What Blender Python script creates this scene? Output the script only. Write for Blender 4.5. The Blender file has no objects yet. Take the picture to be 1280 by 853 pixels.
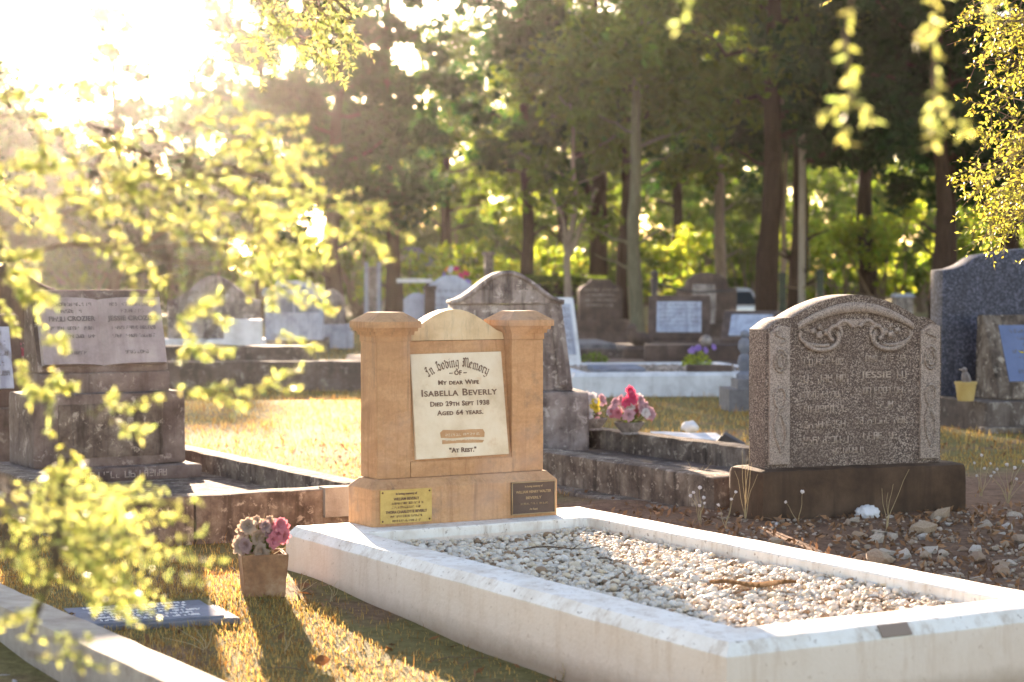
import bpy, bmesh, math, random
import numpy as np
from mathutils import Vector, Matrix, noise as mnoise

R = math.radians
scene = bpy.context.scene
col = scene.collection
random.seed(7)
rng = np.random.default_rng(7)

# ------------------------------------------------------------------ camera
F = 2489.0            # focal length in pixels of the 1280 px wide photograph
EYE = 1.2
cam_data = bpy.data.cameras.new('camera')
cam_data.sensor_width = 36.0
cam_data.lens = 70.0
cam_data.clip_start = 0.05
cam_data.clip_end = 3000
cam_data.dof.use_dof = True
cam_data.dof.focus_distance = 8.3
cam_data.dof.aperture_fstop = 3.3
cam = bpy.data.objects.new('camera', cam_data)
cam.location = (0, 0, EYE)
cam.rotation_euler = (R(90 - 1.876), 0, 0)
col.objects.link(cam)
scene.camera = cam

# ------------------------------------------------------------------ light
SUN_EL = R(11.5)
SUN_AZ = R(-12.2)     # to the left of the viewing direction
world = bpy.data.worlds.new('World')
scene.world = world
world.use_nodes = True
wn = world.node_tree
wn.nodes.clear()
sky = wn.nodes.new('ShaderNodeTexSky')
sky.sky_type = 'NISHITA'
sky.sun_disc = False
sky.sun_elevation = SUN_EL
sky.sun_rotation = SUN_AZ
sky.air_density = 0.9
sky.dust_density = 0.6
sky.ozone_density = 1.0
bg = wn.nodes.new('ShaderNodeBackground')
bg.inputs['Strength'].default_value = 0.085
wo = wn.nodes.new('ShaderNodeOutputWorld')
wn.links.new(sky.outputs[0], bg.inputs[0])
wn.links.new(bg.outputs[0], wo.inputs[0])

sd = bpy.data.lights.new('sun', 'SUN')
sd.energy = 5.0
sd.angle = R(0.53)
sd.color = (1.0, 0.87, 0.69)
sun = bpy.data.objects.new('sun', sd)
sun.rotation_euler = (R(90) - SUN_EL, 0, math.pi - SUN_AZ)
# a sun lamp shines along its local -Z: aim it from the sun's place to the scene
sdir = Vector((math.sin(SUN_AZ) * math.cos(SUN_EL), math.cos(SUN_AZ) * math.cos(SUN_EL), math.sin(SUN_EL)))
sun.rotation_euler = sdir.to_track_quat('Z', 'Y').to_euler()
sun.location = sdir * 60
col.objects.link(sun)

scene.view_settings.view_transform = 'Standard'
scene.view_settings.look = 'None'
scene.view_settings.exposure = 2.78
scene.view_settings.gamma = 1.0
# the photographer's warm white balance
scene.view_settings.use_white_balance = True
scene.view_settings.white_balance_temperature = 7600
scene.view_settings.white_balance_tint = 19
scene.cycles.use_denoising = True
scene.cycles.max_bounces = 8
scene.cycles.transparent_max_bounces = 8
scene.cycles.volume_bounces = 0
scene.cycles.caustics_reflective = False
scene.cycles.caustics_refractive = False
scene.cycles.sample_clamp_indirect = 6.0

# ------------------------------------------------------------------ helpers
A30 = R(30)
NA = Vector((math.cos(A30), math.sin(A30), 0))     # along a grave row, to the right
DA = Vector((-math.sin(A30), math.cos(A30), 0))    # along a grave, to its head


def G(u, v, z=0.0):
    return NA * u + DA * v + Vector((0, 0, z))


def PX(px, Y):
    return (px - 640.0) / F * Y


def PZ(py, Y):
    return EYE - (py - 345.0) / F * Y


def smooth01(t):
    t = np.clip(t, 0, 1)
    return t * t * (3 - 2 * t)


def gz(x, y):
    """height of the ground"""
    x = np.asarray(x, float)
    y = np.asarray(y, float)
    v = -0.5 * x + 0.866 * y
    near = np.clip(1 - np.hypot(x, y - 8) / 40, 0, 1)
    h = 0.02 - 0.075 * smooth01((7.2 - v) / 2.4)
    h = h + near * 0.012 * (np.sin(1.7 * x + 0.6 * y) + np.sin(2.3 * y - 1.1 * x + 1.3)) * 0.6
    h = h + near * 0.006 * np.sin(6.1 * x + 2.0) * np.sin(5.3 * y + 0.7)
    return h


def GZ(x, y):
    return float(gz(x, y))


def link(o, parent=None):
    col.objects.link(o)
    if parent is not None:
        o.parent = parent
    return o


def tag(o, label=None, cat=None, group=None, kind=None):
    if label:
        o['label'] = label
    if cat:
        o['category'] = cat
    if group:
        o['group'] = group
    if kind:
        o['kind'] = kind
    return o


def thing(name, label, cat, loc=(0, 0, 0), rz=0.0, group=None):
    o = bpy.data.objects.new(name, None)
    o.empty_display_size = 0.1
    o.location = loc
    o.rotation_euler = (0, 0, rz)
    col.objects.link(o)
    tag(o, label, cat, group)
    return o


def mesh_obj(name, me, mat=None, parent=None):
    if mat is not None and not me.materials:
        me.materials.append(mat)
    o = bpy.data.objects.new(name, me)
    return link(o, parent)


def bm_obj(name, bm, mat, parent=None, smooth=False):
    bmesh.ops.recalc_face_normals(bm, faces=bm.faces[:])
    me = bpy.data.meshes.new(name)
    bm.to_mesh(me)
    bm.free()
    if smooth:
        me.polygons.foreach_set('use_smooth', [True] * len(me.polygons))
        if smooth != 'all':
            me.set_sharp_from_angle(angle=R(40 if smooth is True else smooth))
    return mesh_obj(name, me, mat, parent)


def np_mesh(name, V, Fc, mat=None, colors=None, smooth=False):
    """V (n,3); Fc (m,k) with constant k"""
    V = np.asarray(V, np.float32)
    Fc = np.asarray(Fc, np.int32)
    me = bpy.data.meshes.new(name)
    me.vertices.add(len(V))
    me.vertices.foreach_set('co', V.ravel())
    m, k = Fc.shape
    me.loops.add(m * k)
    me.loops.foreach_set('vertex_index', Fc.ravel())
    me.polygons.add(m)
    me.polygons.foreach_set('loop_start', np.arange(0, m * k, k, dtype=np.int32))
    me.polygons.foreach_set('loop_total', np.full(m, k, np.int32))
    if smooth:
        me.polygons.foreach_set('use_smooth', np.ones(m, bool))
    me.update(calc_edges=True)
    if colors is not None:
        ca = me.color_attributes.new('tint', 'FLOAT_COLOR', 'POINT')
        c = np.ones((len(V), 4), np.float32)
        c[:, :3] = colors
        ca.data.foreach_set('color', c.ravel())
    if mat is not None:
        me.materials.append(mat)
    return me


def jitter(bm, amp, scale, seed=0.0):
    off = Vector((seed * 3.1, seed * 1.7, seed * 5.3))
    for v in bm.verts:
        n = mnoise.noise_vector((v.co + off) * scale)
        n2 = mnoise.noise_vector((v.co + off) * scale * 3.7)
        v.co += n * amp + n2 * amp * 0.4


def box_bm(x0, x1, y0, y1, z0, z1, bevel=0.006, seg=2, taper=0.0, cell=0.0, amp=0.0, seed=0.0):
    bm = bmesh.new()
    vs = []
    for z, t in ((z0, 0.0), (z1, taper)):
        for x, y in ((x0 + t, y0 + t), (x1 - t, y0 + t), (x1 - t, y1 - t), (x0 + t, y1 - t)):
            vs.append(bm.verts.new((x, y, z)))
    for f in ((3, 2, 1, 0), (4, 5, 6, 7), (0, 1, 5, 4), (1, 2, 6, 5), (2, 3, 7, 6), (3, 0, 4, 7)):
        bm.faces.new([vs[i] for i in f])
    if cell:
        for ax, L in enumerate((x1 - x0, y1 - y0, z1 - z0)):
            n = min(40, int(L / cell))
            lo = (x0, y0, z0)[ax]
            for k in range(1, n):
                co = [0, 0, 0]
                co[ax] = lo + L * k / n
                no = [0, 0, 0]
                no[ax] = 1
                bmesh.ops.bisect_plane(bm, geom=bm.verts[:] + bm.edges[:] + bm.faces[:], plane_co=co, plane_no=no)
    if bevel:
        es = [e for e in bm.edges if len(e.link_faces) == 2 and e.calc_face_angle(0) > 0.6]
        bmesh.ops.bevel(bm, geom=es, offset=bevel, segments=seg, profile=0.6, affect='EDGES', clamp_overlap=True)
    if amp:
        jitter(bm, amp, 6.0, seed)
    return bm


def box(name, mat, parent, *a, **k):
    return bm_obj(name, box_bm(*a, **k), mat, parent, smooth=True)


def prism_bm(pts, y0, y1, bevel=0.006, seg=2, amp=0.0, seed=0.0, cell=0.0):
    """outline pts in (x, z), extruded from y0 (front) to y1"""
    bm = bmesh.new()
    fr = [bm.verts.new((x, y0, z)) for x, z in pts]
    f = bm.faces.new(fr)
    r = bmesh.ops.extrude_face_region(bm, geom=[f])
    nv = [g for g in r['geom'] if isinstance(g, bmesh.types.BMVert)]
    for v in nv:
        v.co.y = y1
    bmesh.ops.recalc_face_normals(bm, faces=bm.faces[:])
    if cell:
        xs = [p[0] for p in pts]
        zs = [p[1] for p in pts]
        for lo, hi, no in ((min(xs), max(xs), (1, 0, 0)), (min(zs), max(zs), (0, 0, 1))):
            n = max(1, int((hi - lo) / cell))
            for k in range(1, n):
                c = lo + (hi - lo) * (k + 0.013) / n
                co = (c, 0, 0) if no[0] else (0, 0, c)
                bmesh.ops.bisect_plane(bm, geom=bm.verts[:] + bm.edges[:] + bm.faces[:], plane_co=co, plane_no=no)
    if bevel:
        es = [e for e in bm.edges if len(e.link_faces) == 2 and e.calc_face_angle(0) > 1.2]
        bmesh.ops.bevel(bm, geom=es, offset=bevel, segments=seg, profile=0.6, affect='EDGES', clamp_overlap=True)
    if amp:
        jitter(bm, amp, 6.0, seed)
    return bm


def prism(name, mat, parent, *a, **k):
    return bm_obj(name, prism_bm(*a, **k), mat, parent, smooth=True)


def tube_arrays(pts, radii, n=6):
    pts = [Vector(p) for p in pts]
    V = []
    Fc = []
    prev = None
    for i, p in enumerate(pts):
        d = (pts[min(i + 1, len(pts) - 1)] - pts[max(i - 1, 0)])
        if d.length < 1e-9:
            d = Vector((0, 0, 1))
        d.normalize()
        if prev is None:
            a = d.orthogonal().normalized()
        else:
            a = (prev - d * prev.dot(d))
            a = a.normalized() if a.length > 1e-6 else d.orthogonal().normalized()
        prev = a
        b = d.cross(a)
        for k in range(n):
            t = 2 * math.pi * k / n
            V.append(p + (a * math.cos(t) + b * math.sin(t)) * radii[i])
    for i in range(len(pts) - 1):
        for k in range(n):
            Fc.append((i * n + k, i * n + (k + 1) % n, (i + 1) * n + (k + 1) % n, (i + 1) * n + k))
    return [tuple(v) for v in V], Fc


class Tubes:
    """many tubes of one part collected in one mesh"""

    def __init__(self):
        self.V = []
        self.F = []

    def add(self, pts, radii, n=6):
        if not isinstance(radii, (list, tuple)):
            radii = [radii] * len(pts)
        v, f = tube_arrays(pts, radii, n)
        o = len(self.V)
        self.V += v
        self.F += [tuple(i + o for i in q) for q in f]

    def build(self, name, mat, parent=None):
        me = np_mesh(name, self.V, self.F, mat, smooth=True)
        return mesh_obj(name, me, mat, parent)


def lathe(name, mat, parent, prof, n=20, loc=(0, 0, 0)):
    V = []
    Fc = []
    for r, z in prof:
        for k in range(n):
            t = 2 * math.pi * k / n
            V.append((r * math.cos(t) + loc[0], r * math.sin(t) + loc[1], z + loc[2]))
    for i in range(len(prof) - 1):
        for k in range(n):
            Fc.append((i * n + k, i * n + (k + 1) % n, (i + 1) * n + (k + 1) % n, (i + 1) * n + k))
    me = np_mesh(name, V, Fc, mat, smooth=True)
    me.set_sharp_from_angle(angle=R(45))
    return mesh_obj(name, me, mat, parent)


def text_mesh(body, size, extrude=0.0008, bold=0.0, small_caps=False, spacing=1.0, word=1.0):
    cu = bpy.data.curves.new('lettering', 'FONT')
    cu.body = body
    cu.size = size
    cu.align_x = 'CENTER'
    cu.align_y = 'CENTER'
    cu.extrude = extrude
    cu.offset = bold
    cu.space_character = spacing
    cu.space_word = word
    cu.resolution_u = 3
    cu.small_caps_scale = 0.78
    if small_caps:
        first = True
        for i, ch in enumerate(body):
            cu.body_format[i].use_small_caps = True
    ob = bpy.data.objects.new('tmp', cu)
    col.objects.link(ob)
    dg = bpy.context.evaluated_depsgraph_get()
    me = bpy.data.meshes.new_from_object(ob.evaluated_get(dg))
    bpy.data.objects.remove(ob)
    bpy.data.curves.remove(cu)
    me.name = 'lettering'
    return me


def text(body, size, mat, parent, x, y, z, name='lettering', tilt=0.0, max_w=None, **k):
    """text facing local -Y at (x, y, z); tilt leans it back"""
    me = text_mesh(body, size, **k)
    o = mesh_obj(name, me, mat, parent)
    if max_w:
        w = max(v.co.x for v in me.vertices) - min(v.co.x for v in me.vertices)
        if w > 0:
            o.scale.x = max_w / w
    o.location = (x, y, z)
    o.rotation_euler = (R(90) - tilt, 0, 0)
    return o


def worn_line(T, x0, x1, z, h, seed, y=0.0, wf=0.13):
    """the remains of a carved line too worn to read: broken letter strokes"""
    rr = random.Random(seed)
    x = x0
    w = h * wf
    while x < x1:
        k = rr.randint(2, 7)
        for _ in range(k):
            if x > x1:
                break
            lw = h * rr.uniform(0.4, 0.65)
            for xx in (x, x + lw):
                if rr.random() < 0.75:
                    a = z - h / 2 if rr.random() < 0.8 else z
                    b = z + h / 2 if rr.random() < 0.8 else z
                    T.append((xx - w / 2, a, xx + w / 2, b))
            for zz in (z - h / 2, z, z + h / 2 - w):
                if rr.random() < 0.4:
                    T.append((x + w / 2, zz, x + lw - w / 2, zz + w))
            x += lw + h * 0.25
        x += h * 0.55


def bars_obj(name, rects, mat, parent, y, th=0.0015, tilt=None):
    V = []
    Fc = []
    for (a, b, c, d) in rects:
        o = len(V)
        V += [(a, y - th, b), (c, y - th, b), (c, y - th, d), (a, y - th, d), (a, y, b), (c, y, b), (c, y, d), (a, y, d)]
        Fc += [(o, o + 1, o + 2, o + 3), (o, o + 4, o + 5, o + 1), (o + 3, o + 2, o + 6, o + 7), (o, o + 3, o + 7, o + 4), (o + 1, o + 5, o + 6, o + 2)]
    me = np_mesh(name, V, Fc, mat)
    return tag(mesh_obj(name, me, mat, parent), kind='stuff')


# ------------------------------------------------------------------ materials
class NT:
    def __init__(self, name):
        self.m = bpy.data.materials.new(name)
        self.m.use_nodes = True
        self.n = self.m.node_tree.nodes
        self.l = self.m.node_tree.links
        self.b = self.n['Principled BSDF']
        self.out = self.n['Material Output']
        self.tc = self.n.new('ShaderNodeTexCoord')
        self.src = self.tc.outputs['Object']

    def world(self):
        g = self.n.new('ShaderNodeNewGeometry')
        self.src = g.outputs['Position']

    def mapping(self, scale):
        mp = self.n.new('ShaderNodeMapping')
        mp.inputs['Scale'].default_value = scale
        self.l.new(self.src, mp.inputs['Vector'])
        return mp.outputs[0]

    def noise(self, scale, detail=6, rough=0.6, dist=0.0, vec=None):
        t = self.n.new('ShaderNodeTexNoise')
        t.inputs['Scale'].default_value = scale
        t.inputs['Detail'].default_value = detail
        t.inputs['Roughness'].default_value = rough
        t.inputs['Distortion'].default_value = dist
        self.l.new(vec if vec is not None else self.src, t.inputs['Vector'])
        return t.outputs['Fac']

    def vor(self, scale, feature='F1', vec=None, out='Distance'):
        t = self.n.new('ShaderNodeTexVoronoi')
        t.feature = feature
        t.inputs['Scale'].default_value = scale
        self.l.new(vec if vec is not None else self.src, t.inputs['Vector'])
        return t.outputs[out]

    def ramp(self, fac, stops):
        r = self.n.new('ShaderNodeValToRGB')
        el = r.color_ramp.elements
        while len(el) < len(stops):
            el.new(0.5)
        for e, (p, c) in zip(el, stops):
            e.position = p
            e.color = (*c, 1) if not isinstance(c, (int, float)) else (c, c, c, 1)
        self.l.new(fac, r.inputs[0])
        return r.outputs[0]

    def mix(self, fac, a, b, mode='MIX'):
        x = self.n.new('ShaderNodeMix')
        x.data_type = 'RGBA'
        x.blend_type = mode
        for s, v in ((x.inputs[0], fac), (x.inputs[6], a), (x.inputs[7], b)):
            if isinstance(v, (int, float)):
                s.default_value = v
            elif isinstance(v, tuple):
                s.default_value = (*v, 1)
            else:
                self.l.new(v, s)
        return x.outputs[2]

    def math(self, op, a, b=0.0):
        x = self.n.new('ShaderNodeMath')
        x.operation = op
        for s, v in ((x.inputs[0], a), (x.inputs[1], b)):
            if isinstance(v, (int, float)):
                s.default_value = v
            else:
                self.l.new(v, s)
        return x.outputs[0]

    def attr(self, name='tint'):
        a = self.n.new('ShaderNodeAttribute')
        a.attribute_name = name
        return a.outputs['Color']

    def color(self, c):
        if isinstance(c, tuple):
            self.b.inputs['Base Color'].default_value = (*c, 1)
        else:
            self.l.new(c, self.b.inputs['Base Color'])
        return self

    def rough(self, r):
        if isinstance(r, (int, float)):
            self.b.inputs['Roughness'].default_value = r
        else:
            self.l.new(r, self.b.inputs['Roughness'])
        return self

    def set(self, **k):
        for n_, v in k.items():
            self.b.inputs[n_.replace('_', ' ')].default_value = v
        return self

    def bump(self, h, strength=0.4, dist=0.01):
        b = self.n.new('ShaderNodeBump')
        b.inputs['Strength'].default_value = strength
        b.inputs['Distance'].default_value = dist
        self.l.new(h, b.inputs['Height'])
        self.l.new(b.outputs[0], self.b.inputs['Normal'])
        return self


def m_stone(name, base, dark, light, scale=4.0, streak=0.5, spec=0.25, rough=0.85, bump=0.5, lichen=None):
    t = NT(name)
    n1 = t.noise(scale, 8, 0.65)
    n2 = t.noise(scale * 9, 6, 0.7)
    c = t.ramp(n1, [(0.3, dark), (0.5, base), (0.72, light)])
    c = t.mix(t.math('MULTIPLY', n2, 0.35), c, dark)
    if streak:
        sv = t.mapping((9, 9, 0.9))
        st = t.noise(1.6, 6, 0.6, 0.3, sv)
        c = t.mix(t.ramp(st, [(0.5, 0.0), (0.7, streak)]), c, dark)
    if lichen:
        lv = t.noise(scale * 2.6, 6, 0.7, 0.4)
        c = t.mix(t.ramp(lv, [(0.56, 0.0), (0.64, 0.85)]), c, lichen)
    t.color(c).rough(rough)
    t.b.inputs['Specular IOR Level'].default_value = spec
    t.bump(t.math('ADD', n2, t.noise(scale * 30, 4, 0.6)), bump, 0.006)
    return t.m


M = {}


def make_materials():
    # painted kerb: white masonry paint with dirt and brown stains
    t = NT('white_masonry_paint')
    n = t.noise(5, 8, 0.7)
    c = t.ramp(n, [(0.3, (0.62, 0.54, 0.46)), (0.52, (0.80, 0.755, 0.70)), (0.8, (0.86, 0.835, 0.80))])
    st = t.noise(1.8, 7, 0.7, 0.2, t.mapping((10, 10, 1.6)))
    c = t.mix(t.ramp(st, [(0.51, 0.0), (0.70, 0.7)]), c, (0.44, 0.32, 0.23))
    sp = t.noise(42, 3, 0.6)
    c = t.mix(t.ramp(sp, [(0.63, 0.0), (0.70, 0.75)]), c, (0.27, 0.19, 0.14))
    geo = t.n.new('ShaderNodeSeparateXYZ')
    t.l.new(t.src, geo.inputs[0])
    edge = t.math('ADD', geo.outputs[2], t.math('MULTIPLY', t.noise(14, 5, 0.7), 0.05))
    # red earth plus warm ground bounce painted into the flanks, strongest along the foot
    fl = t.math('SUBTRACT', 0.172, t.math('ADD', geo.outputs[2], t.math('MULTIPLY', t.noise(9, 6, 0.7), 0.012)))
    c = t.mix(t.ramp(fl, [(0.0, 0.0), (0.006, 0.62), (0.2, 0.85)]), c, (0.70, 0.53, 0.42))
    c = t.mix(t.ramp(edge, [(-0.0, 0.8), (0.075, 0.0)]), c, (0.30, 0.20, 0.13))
    t.color(c).rough(0.75).bump(t.math('ADD', t.noise(70, 5, 0.6), t.noise(9, 3, 0.5)), 0.35, 0.006)
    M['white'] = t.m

    t = NT('sandstone')
    mp = t.n.new('ShaderNodeMapping')
    mp.inputs['Rotation'].default_value = (0.0, 0.5, 0.2)
    mp.inputs['Scale'].default_value = (1.4, 1.4, 4.0)
    t.l.new(t.src, mp.inputs['Vector'])
    wv = t.noise(3.0, 9, 0.68, 0.9, mp.outputs[0])
    gr = t.noise(75, 6, 0.75)
    c = t.ramp(wv, [(0.3, (0.40, 0.205, 0.10)), (0.5, (0.53, 0.285, 0.14)), (0.72, (0.62, 0.36, 0.195))])
    c = t.mix(t.ramp(gr, [(0.4, 0.0), (0.75, 0.6)]), c, (0.33, 0.165, 0.08))
    sv = t.noise(2.2, 7, 0.7, 0.2, t.mapping((11, 11, 0.9)))
    c = t.mix(t.ramp(sv, [(0.5, 0.0), (0.68, 0.75)]), c, (0.31, 0.145, 0.065))
    sp = t.noise(6, 8, 0.75)
    c = t.mix(t.ramp(sp, [(0.56, 0.0), (0.72, 0.7)]), c, (0.21, 0.145, 0.10))
    ro = t.noise(2.6, 8, 0.72, 0.3, t.mapping((7, 7, 0.55)))
    c = t.mix(t.ramp(ro, [(0.57, 0.0), (0.70, 0.6)]), c, (0.13, 0.085, 0.06))
    pk = t.noise(3.1, 4, 0.6)
    c = t.mix(t.ramp(pk, [(0.5, 0.0), (0.7, 0.4)]), c, (0.58, 0.38, 0.28))
    t.color(c).rough(0.88).bump(t.math('ADD', gr, t.noise(14, 5, 0.6)), 0.35, 0.004)
    M['sandstone'] = t.m

    t = NT('weathered_marble')
    c = t.ramp(t.noise(6, 7, 0.65), [(0.3, (0.56, 0.42, 0.27)), (0.5, (0.70, 0.57, 0.41)), (0.75, (0.78, 0.68, 0.54))])
    c = t.mix(t.ramp(t.noise(9, 5, 0.7), [(0.6, 0.0), (0.75, 0.5)]), c, (0.55, 0.30, 0.13))
    t.color(c).rough(0.6).bump(t.noise(50, 4), 0.12, 0.002)
    M['marble'] = t.m
    t = NT('crest_marble')
    c = t.ramp(t.noise(5, 7, 0.65), [(0.3, (0.46, 0.31, 0.17)), (0.5, (0.66, 0.49, 0.30)), (0.75, (0.76, 0.62, 0.44))])
    st = t.noise(2.0, 6, 0.7, 0.2, t.mapping((16, 16, 2)))
    c = t.mix(t.ramp(st, [(0.5, 0.0), (0.66, 0.6)]), c, (0.33, 0.25, 0.17))
    t.color(c).rough(0.75).bump(t.noise(50, 4), 0.2, 0.003)
    M['crest'] = t.m
    M['patch'] = m_stone('orange_repair_mortar', (0.58, 0.33, 0.17), (0.48, 0.25, 0.12), (0.64, 0.45, 0.28), 12, 0.0)
    M['letter'] = NT('lead_lettering').color((0.17, 0.09, 0.055)).rough(0.6).m
    M['letter_light'] = NT('light_lettering').color((0.40, 0.33, 0.28)).rough(0.7).m
    M['granite_letter'] = m_stone('worn_granite_letter', (0.44, 0.36, 0.31), (0.19, 0.145, 0.12), (0.54, 0.46, 0.40), 30, 0.0, 0.2, 0.9, 0.3)
    M['letter_grey'] = NT('grey_lettering').color((0.13, 0.11, 0.105)).rough(0.7).m
    M['letter_white'] = NT('white_lettering').color((0.62, 0.62, 0.64)).rough(0.6).m
    t = NT('brass_plate')
    c = t.ramp(t.noise(9, 6, 0.7), [(0.3, (0.42, 0.27, 0.075)), (0.6, (0.60, 0.42, 0.14)), (0.8, (0.66, 0.50, 0.2))])
    t.color(c).rough(0.5).set(Metallic=0.35).bump(t.noise(80, 3), 0.1, 0.002)
    M['brass'] = t.m
    M['bronze'] = m_stone('dark_bronze', (0.10, 0.06, 0.045), (0.07, 0.04, 0.03), (0.13, 0.08, 0.06), 12, 0, 0.4, 0.5, 0.15)
    M['bronze_dull'] = NT('dull_bronze').color((0.27, 0.19, 0.145)).rough(0.6).m
    M['bronze_light'] = NT('bronze_rim').color((0.40, 0.27, 0.15)).rough(0.45).set(Metallic=0.3).m
    M['screw'] = NT('dark_screw').color((0.16, 0.08, 0.04)).rough(0.5).set(Metallic=0.5).m

    M['concrete'] = m_stone('old_stained_concrete', (0.20, 0.15, 0.12), (0.042, 0.03, 0.025), (0.40, 0.33, 0.27), 8, 0.85, 0.2, 0.95, 1.0, (0.46, 0.39, 0.32))
    M['concrete_light'] = m_stone('pale_kerb_concrete', (0.40, 0.36, 0.31), (0.24, 0.20, 0.17), (0.52, 0.47, 0.41), 7, 0.3, 0.2, 0.9, 0.7)
    M['concrete_dark'] = m_stone('dark_mossy_concrete', (0.135, 0.10, 0.085), (0.05, 0.038, 0.032), (0.24, 0.19, 0.165), 5, 0.7, 0.2, 0.9, 0.8, (0.30, 0.26, 0.23))
    M['pedestal'] = m_stone('brown_pedestal_stone', (0.21, 0.155, 0.135), (0.07, 0.048, 0.04), (0.34, 0.28, 0.25), 5, 0.6, 0.2, 0.9, 0.8, (0.38, 0.32, 0.29))
    M['weathered'] = m_stone('weathered_grey_stone', (0.30, 0.245, 0.225), (0.055, 0.038, 0.034), (0.52, 0.46, 0.42), 6, 0.9, 0.2, 0.9, 0.7, (0.52, 0.46, 0.42))
    M['book'] = m_stone('grey_book_marble', (0.36, 0.31, 0.31), (0.22, 0.18, 0.18), (0.46, 0.41, 0.40), 6, 0.5, 0.2, 0.8, 0.2)
    M['pale_blue'] = m_stone('pale_blue_marble', (0.40, 0.43, 0.52), (0.20, 0.21, 0.26), (0.54, 0.57, 0.65), 5, 0.65, 0.25, 0.8, 0.2)
    M['white_stone'] = m_stone('white_marble', (0.66, 0.66, 0.68), (0.42, 0.41, 0.42), (0.78, 0.78, 0.80), 5, 0.4, 0.3, 0.7, 0.2)
    M['brown_stone'] = m_stone('dark_brown_stone', (0.115, 0.075, 0.06), (0.045, 0.03, 0.026), (0.19, 0.135, 0.115), 4, 0.6, 0.2, 0.85, 0.5)
    M['glass_tablet'] = m_stone('polished_blue_tablet', (0.13, 0.17, 0.30), (0.09, 0.12, 0.22), (0.17, 0.22, 0.36), 4, 0.2, 0.3, 0.6, 0.1)
    M['plaque'] = m_stone('grey_flush_plaque', (0.20, 0.215, 0.26), (0.12, 0.125, 0.15), (0.29, 0.30, 0.35), 8, 0.0, 0.05, 0.95, 0.2)
    M['plaque_edge'] = m_stone('plaque_rim', (0.17, 0.165, 0.175), (0.09, 0.085, 0.09), (0.25, 0.24, 0.25), 12, 0.0, 0.3, 0.8, 0.4)

    def granite(name, cols, scale, rough, tone):
        t = NT(name)
        v = t.n.new('ShaderNodeTexVoronoi')
        v.inputs['Scale'].default_value = scale
        t.l.new(t.src, v.inputs['Vector'])
        sep = t.n.new('ShaderNodeSeparateColor')
        t.l.new(v.outputs['Color'], sep.inputs[0])
        c = t.ramp(sep.outputs[0], cols)
        c = t.mix(t.ramp(t.noise(4, 7, 0.7), [(0.35, 0.65), (0.65, 0.0)]), c, tone)
        t.color(c).rough(rough).bump(t.noise(120, 3), 0.3, 0.002)
        return t
    t = granite('grey_speckled_granite', [(0.0, (0.035, 0.025, 0.022)), (0.4, (0.10, 0.07, 0.06)), (0.65, (0.19, 0.14, 0.12)), (0.9, (0.44, 0.36, 0.31))], 215, 0.85, (0.095, 0.062, 0.048))
    M['granite'] = t.m
    t = granite('pale_carved_granite', [(0.0, (0.09, 0.07, 0.062)), (0.4, (0.25, 0.195, 0.17)), (0.8, (0.42, 0.35, 0.31))], 215, 0.85, (0.30, 0.24, 0.21))
    M['granite_pale'] = t.m
    t = granite('darker_carving_granite', [(0.0, (0.09, 0.07, 0.06)), (0.4, (0.24, 0.19, 0.165)), (0.8, (0.42, 0.35, 0.31))], 170, 0.85, (0.2, 0.155, 0.13))  # darker toned granite than the pale panels, for carving and flowers
    M['granite_carve'] = t.m
    t = granite('blue_grey_granite', [(0.0, (0.010, 0.012, 0.022)), (0.5, (0.026, 0.029, 0.05)), (0.92, (0.12, 0.125, 0.18))], 75, 0.65, (0.02, 0.02, 0.032))
    M['granite_blue'] = t.m
    M['base_brown'] = m_stone('brown_base_stone', (0.095, 0.058, 0.038), (0.04, 0.025, 0.018), (0.15, 0.095, 0.065), 5, 0.6, 0.2, 0.9, 0.6)

    # ground
    t = NT('soil_and_dry_turf')
    t.world()
    sep = t.n.new('ShaderNodeSeparateXYZ')
    t.l.new(t.src, sep.inputs[0])
    big = t.noise(1.3, 6, 0.6)
    fine = t.noise(22, 8, 0.75)
    soil = t.ramp(fine, [(0.3, (0.105, 0.055, 0.036)), (0.55, (0.24, 0.14, 0.092)), (0.8, (0.37, 0.245, 0.175))])
    turf = t.ramp(fine, [(0.3, (0.10, 0.085, 0.03)), (0.6, (0.22, 0.185, 0.075)), (0.8, (0.33, 0.27, 0.13))])
    # bare earth on the right-hand side of the graves
    uu = t.math('ADD', t.math('MULTIPLY', sep.outputs[0], 0.866), t.math('MULTIPLY', sep.outputs[1], 0.5))
    vv = t.math('SUBTRACT', t.math('MULTIPLY', sep.outputs[1], 0.866), t.math('MULTIPLY', sep.outputs[0], 0.5))
    bare = t.math('MULTIPLY', t.ramp(t.math('DIVIDE', uu, 10.0), [(0.44, 0.0), (0.455, 1.0)]), t.ramp(t.math('DIVIDE', vv, 10.0), [(0.86, 1.0), (0.92, 0.0)]))
    f = t.math('MAXIMUM', bare, t.ramp(big, [(0.52, 0.0), (0.62, 0.8)]))
    t.color(t.mix(f, turf, soil)).rough(0.95)
    t.b.inputs['Specular IOR Level'].default_value = 0.1
    t.bump(t.math('ADD', fine, t.noise(90, 4)), 0.9, 0.015)
    M['ground'] = t.m

    def leaf(name, base, trans, tr=0.55, tint=True, rough=0.45):
        t = NT(name)
        n = t.n
        if tint:
            a = t.attr()
            cb = t.mix(1.0, a, base, 'MULTIPLY')
            ct = t.mix(1.0, a, trans, 'MULTIPLY')
        else:
            cb, ct = base, trans
        t.color(cb).rough(rough)
        t.b.inputs['Specular IOR Level'].default_value = 0.35 if name in ('yellow_green_leaf', 'olive_leaf') else 0.06
        tl = n.new('ShaderNodeBsdfTranslucent')
        if isinstance(ct, tuple):
            tl.inputs[0].default_value = (*ct, 1)
        else:
            t.l.new(ct, tl.inputs[0])
        mx = n.new('ShaderNodeMixShader')
        mx.inputs[0].default_value = tr
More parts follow.
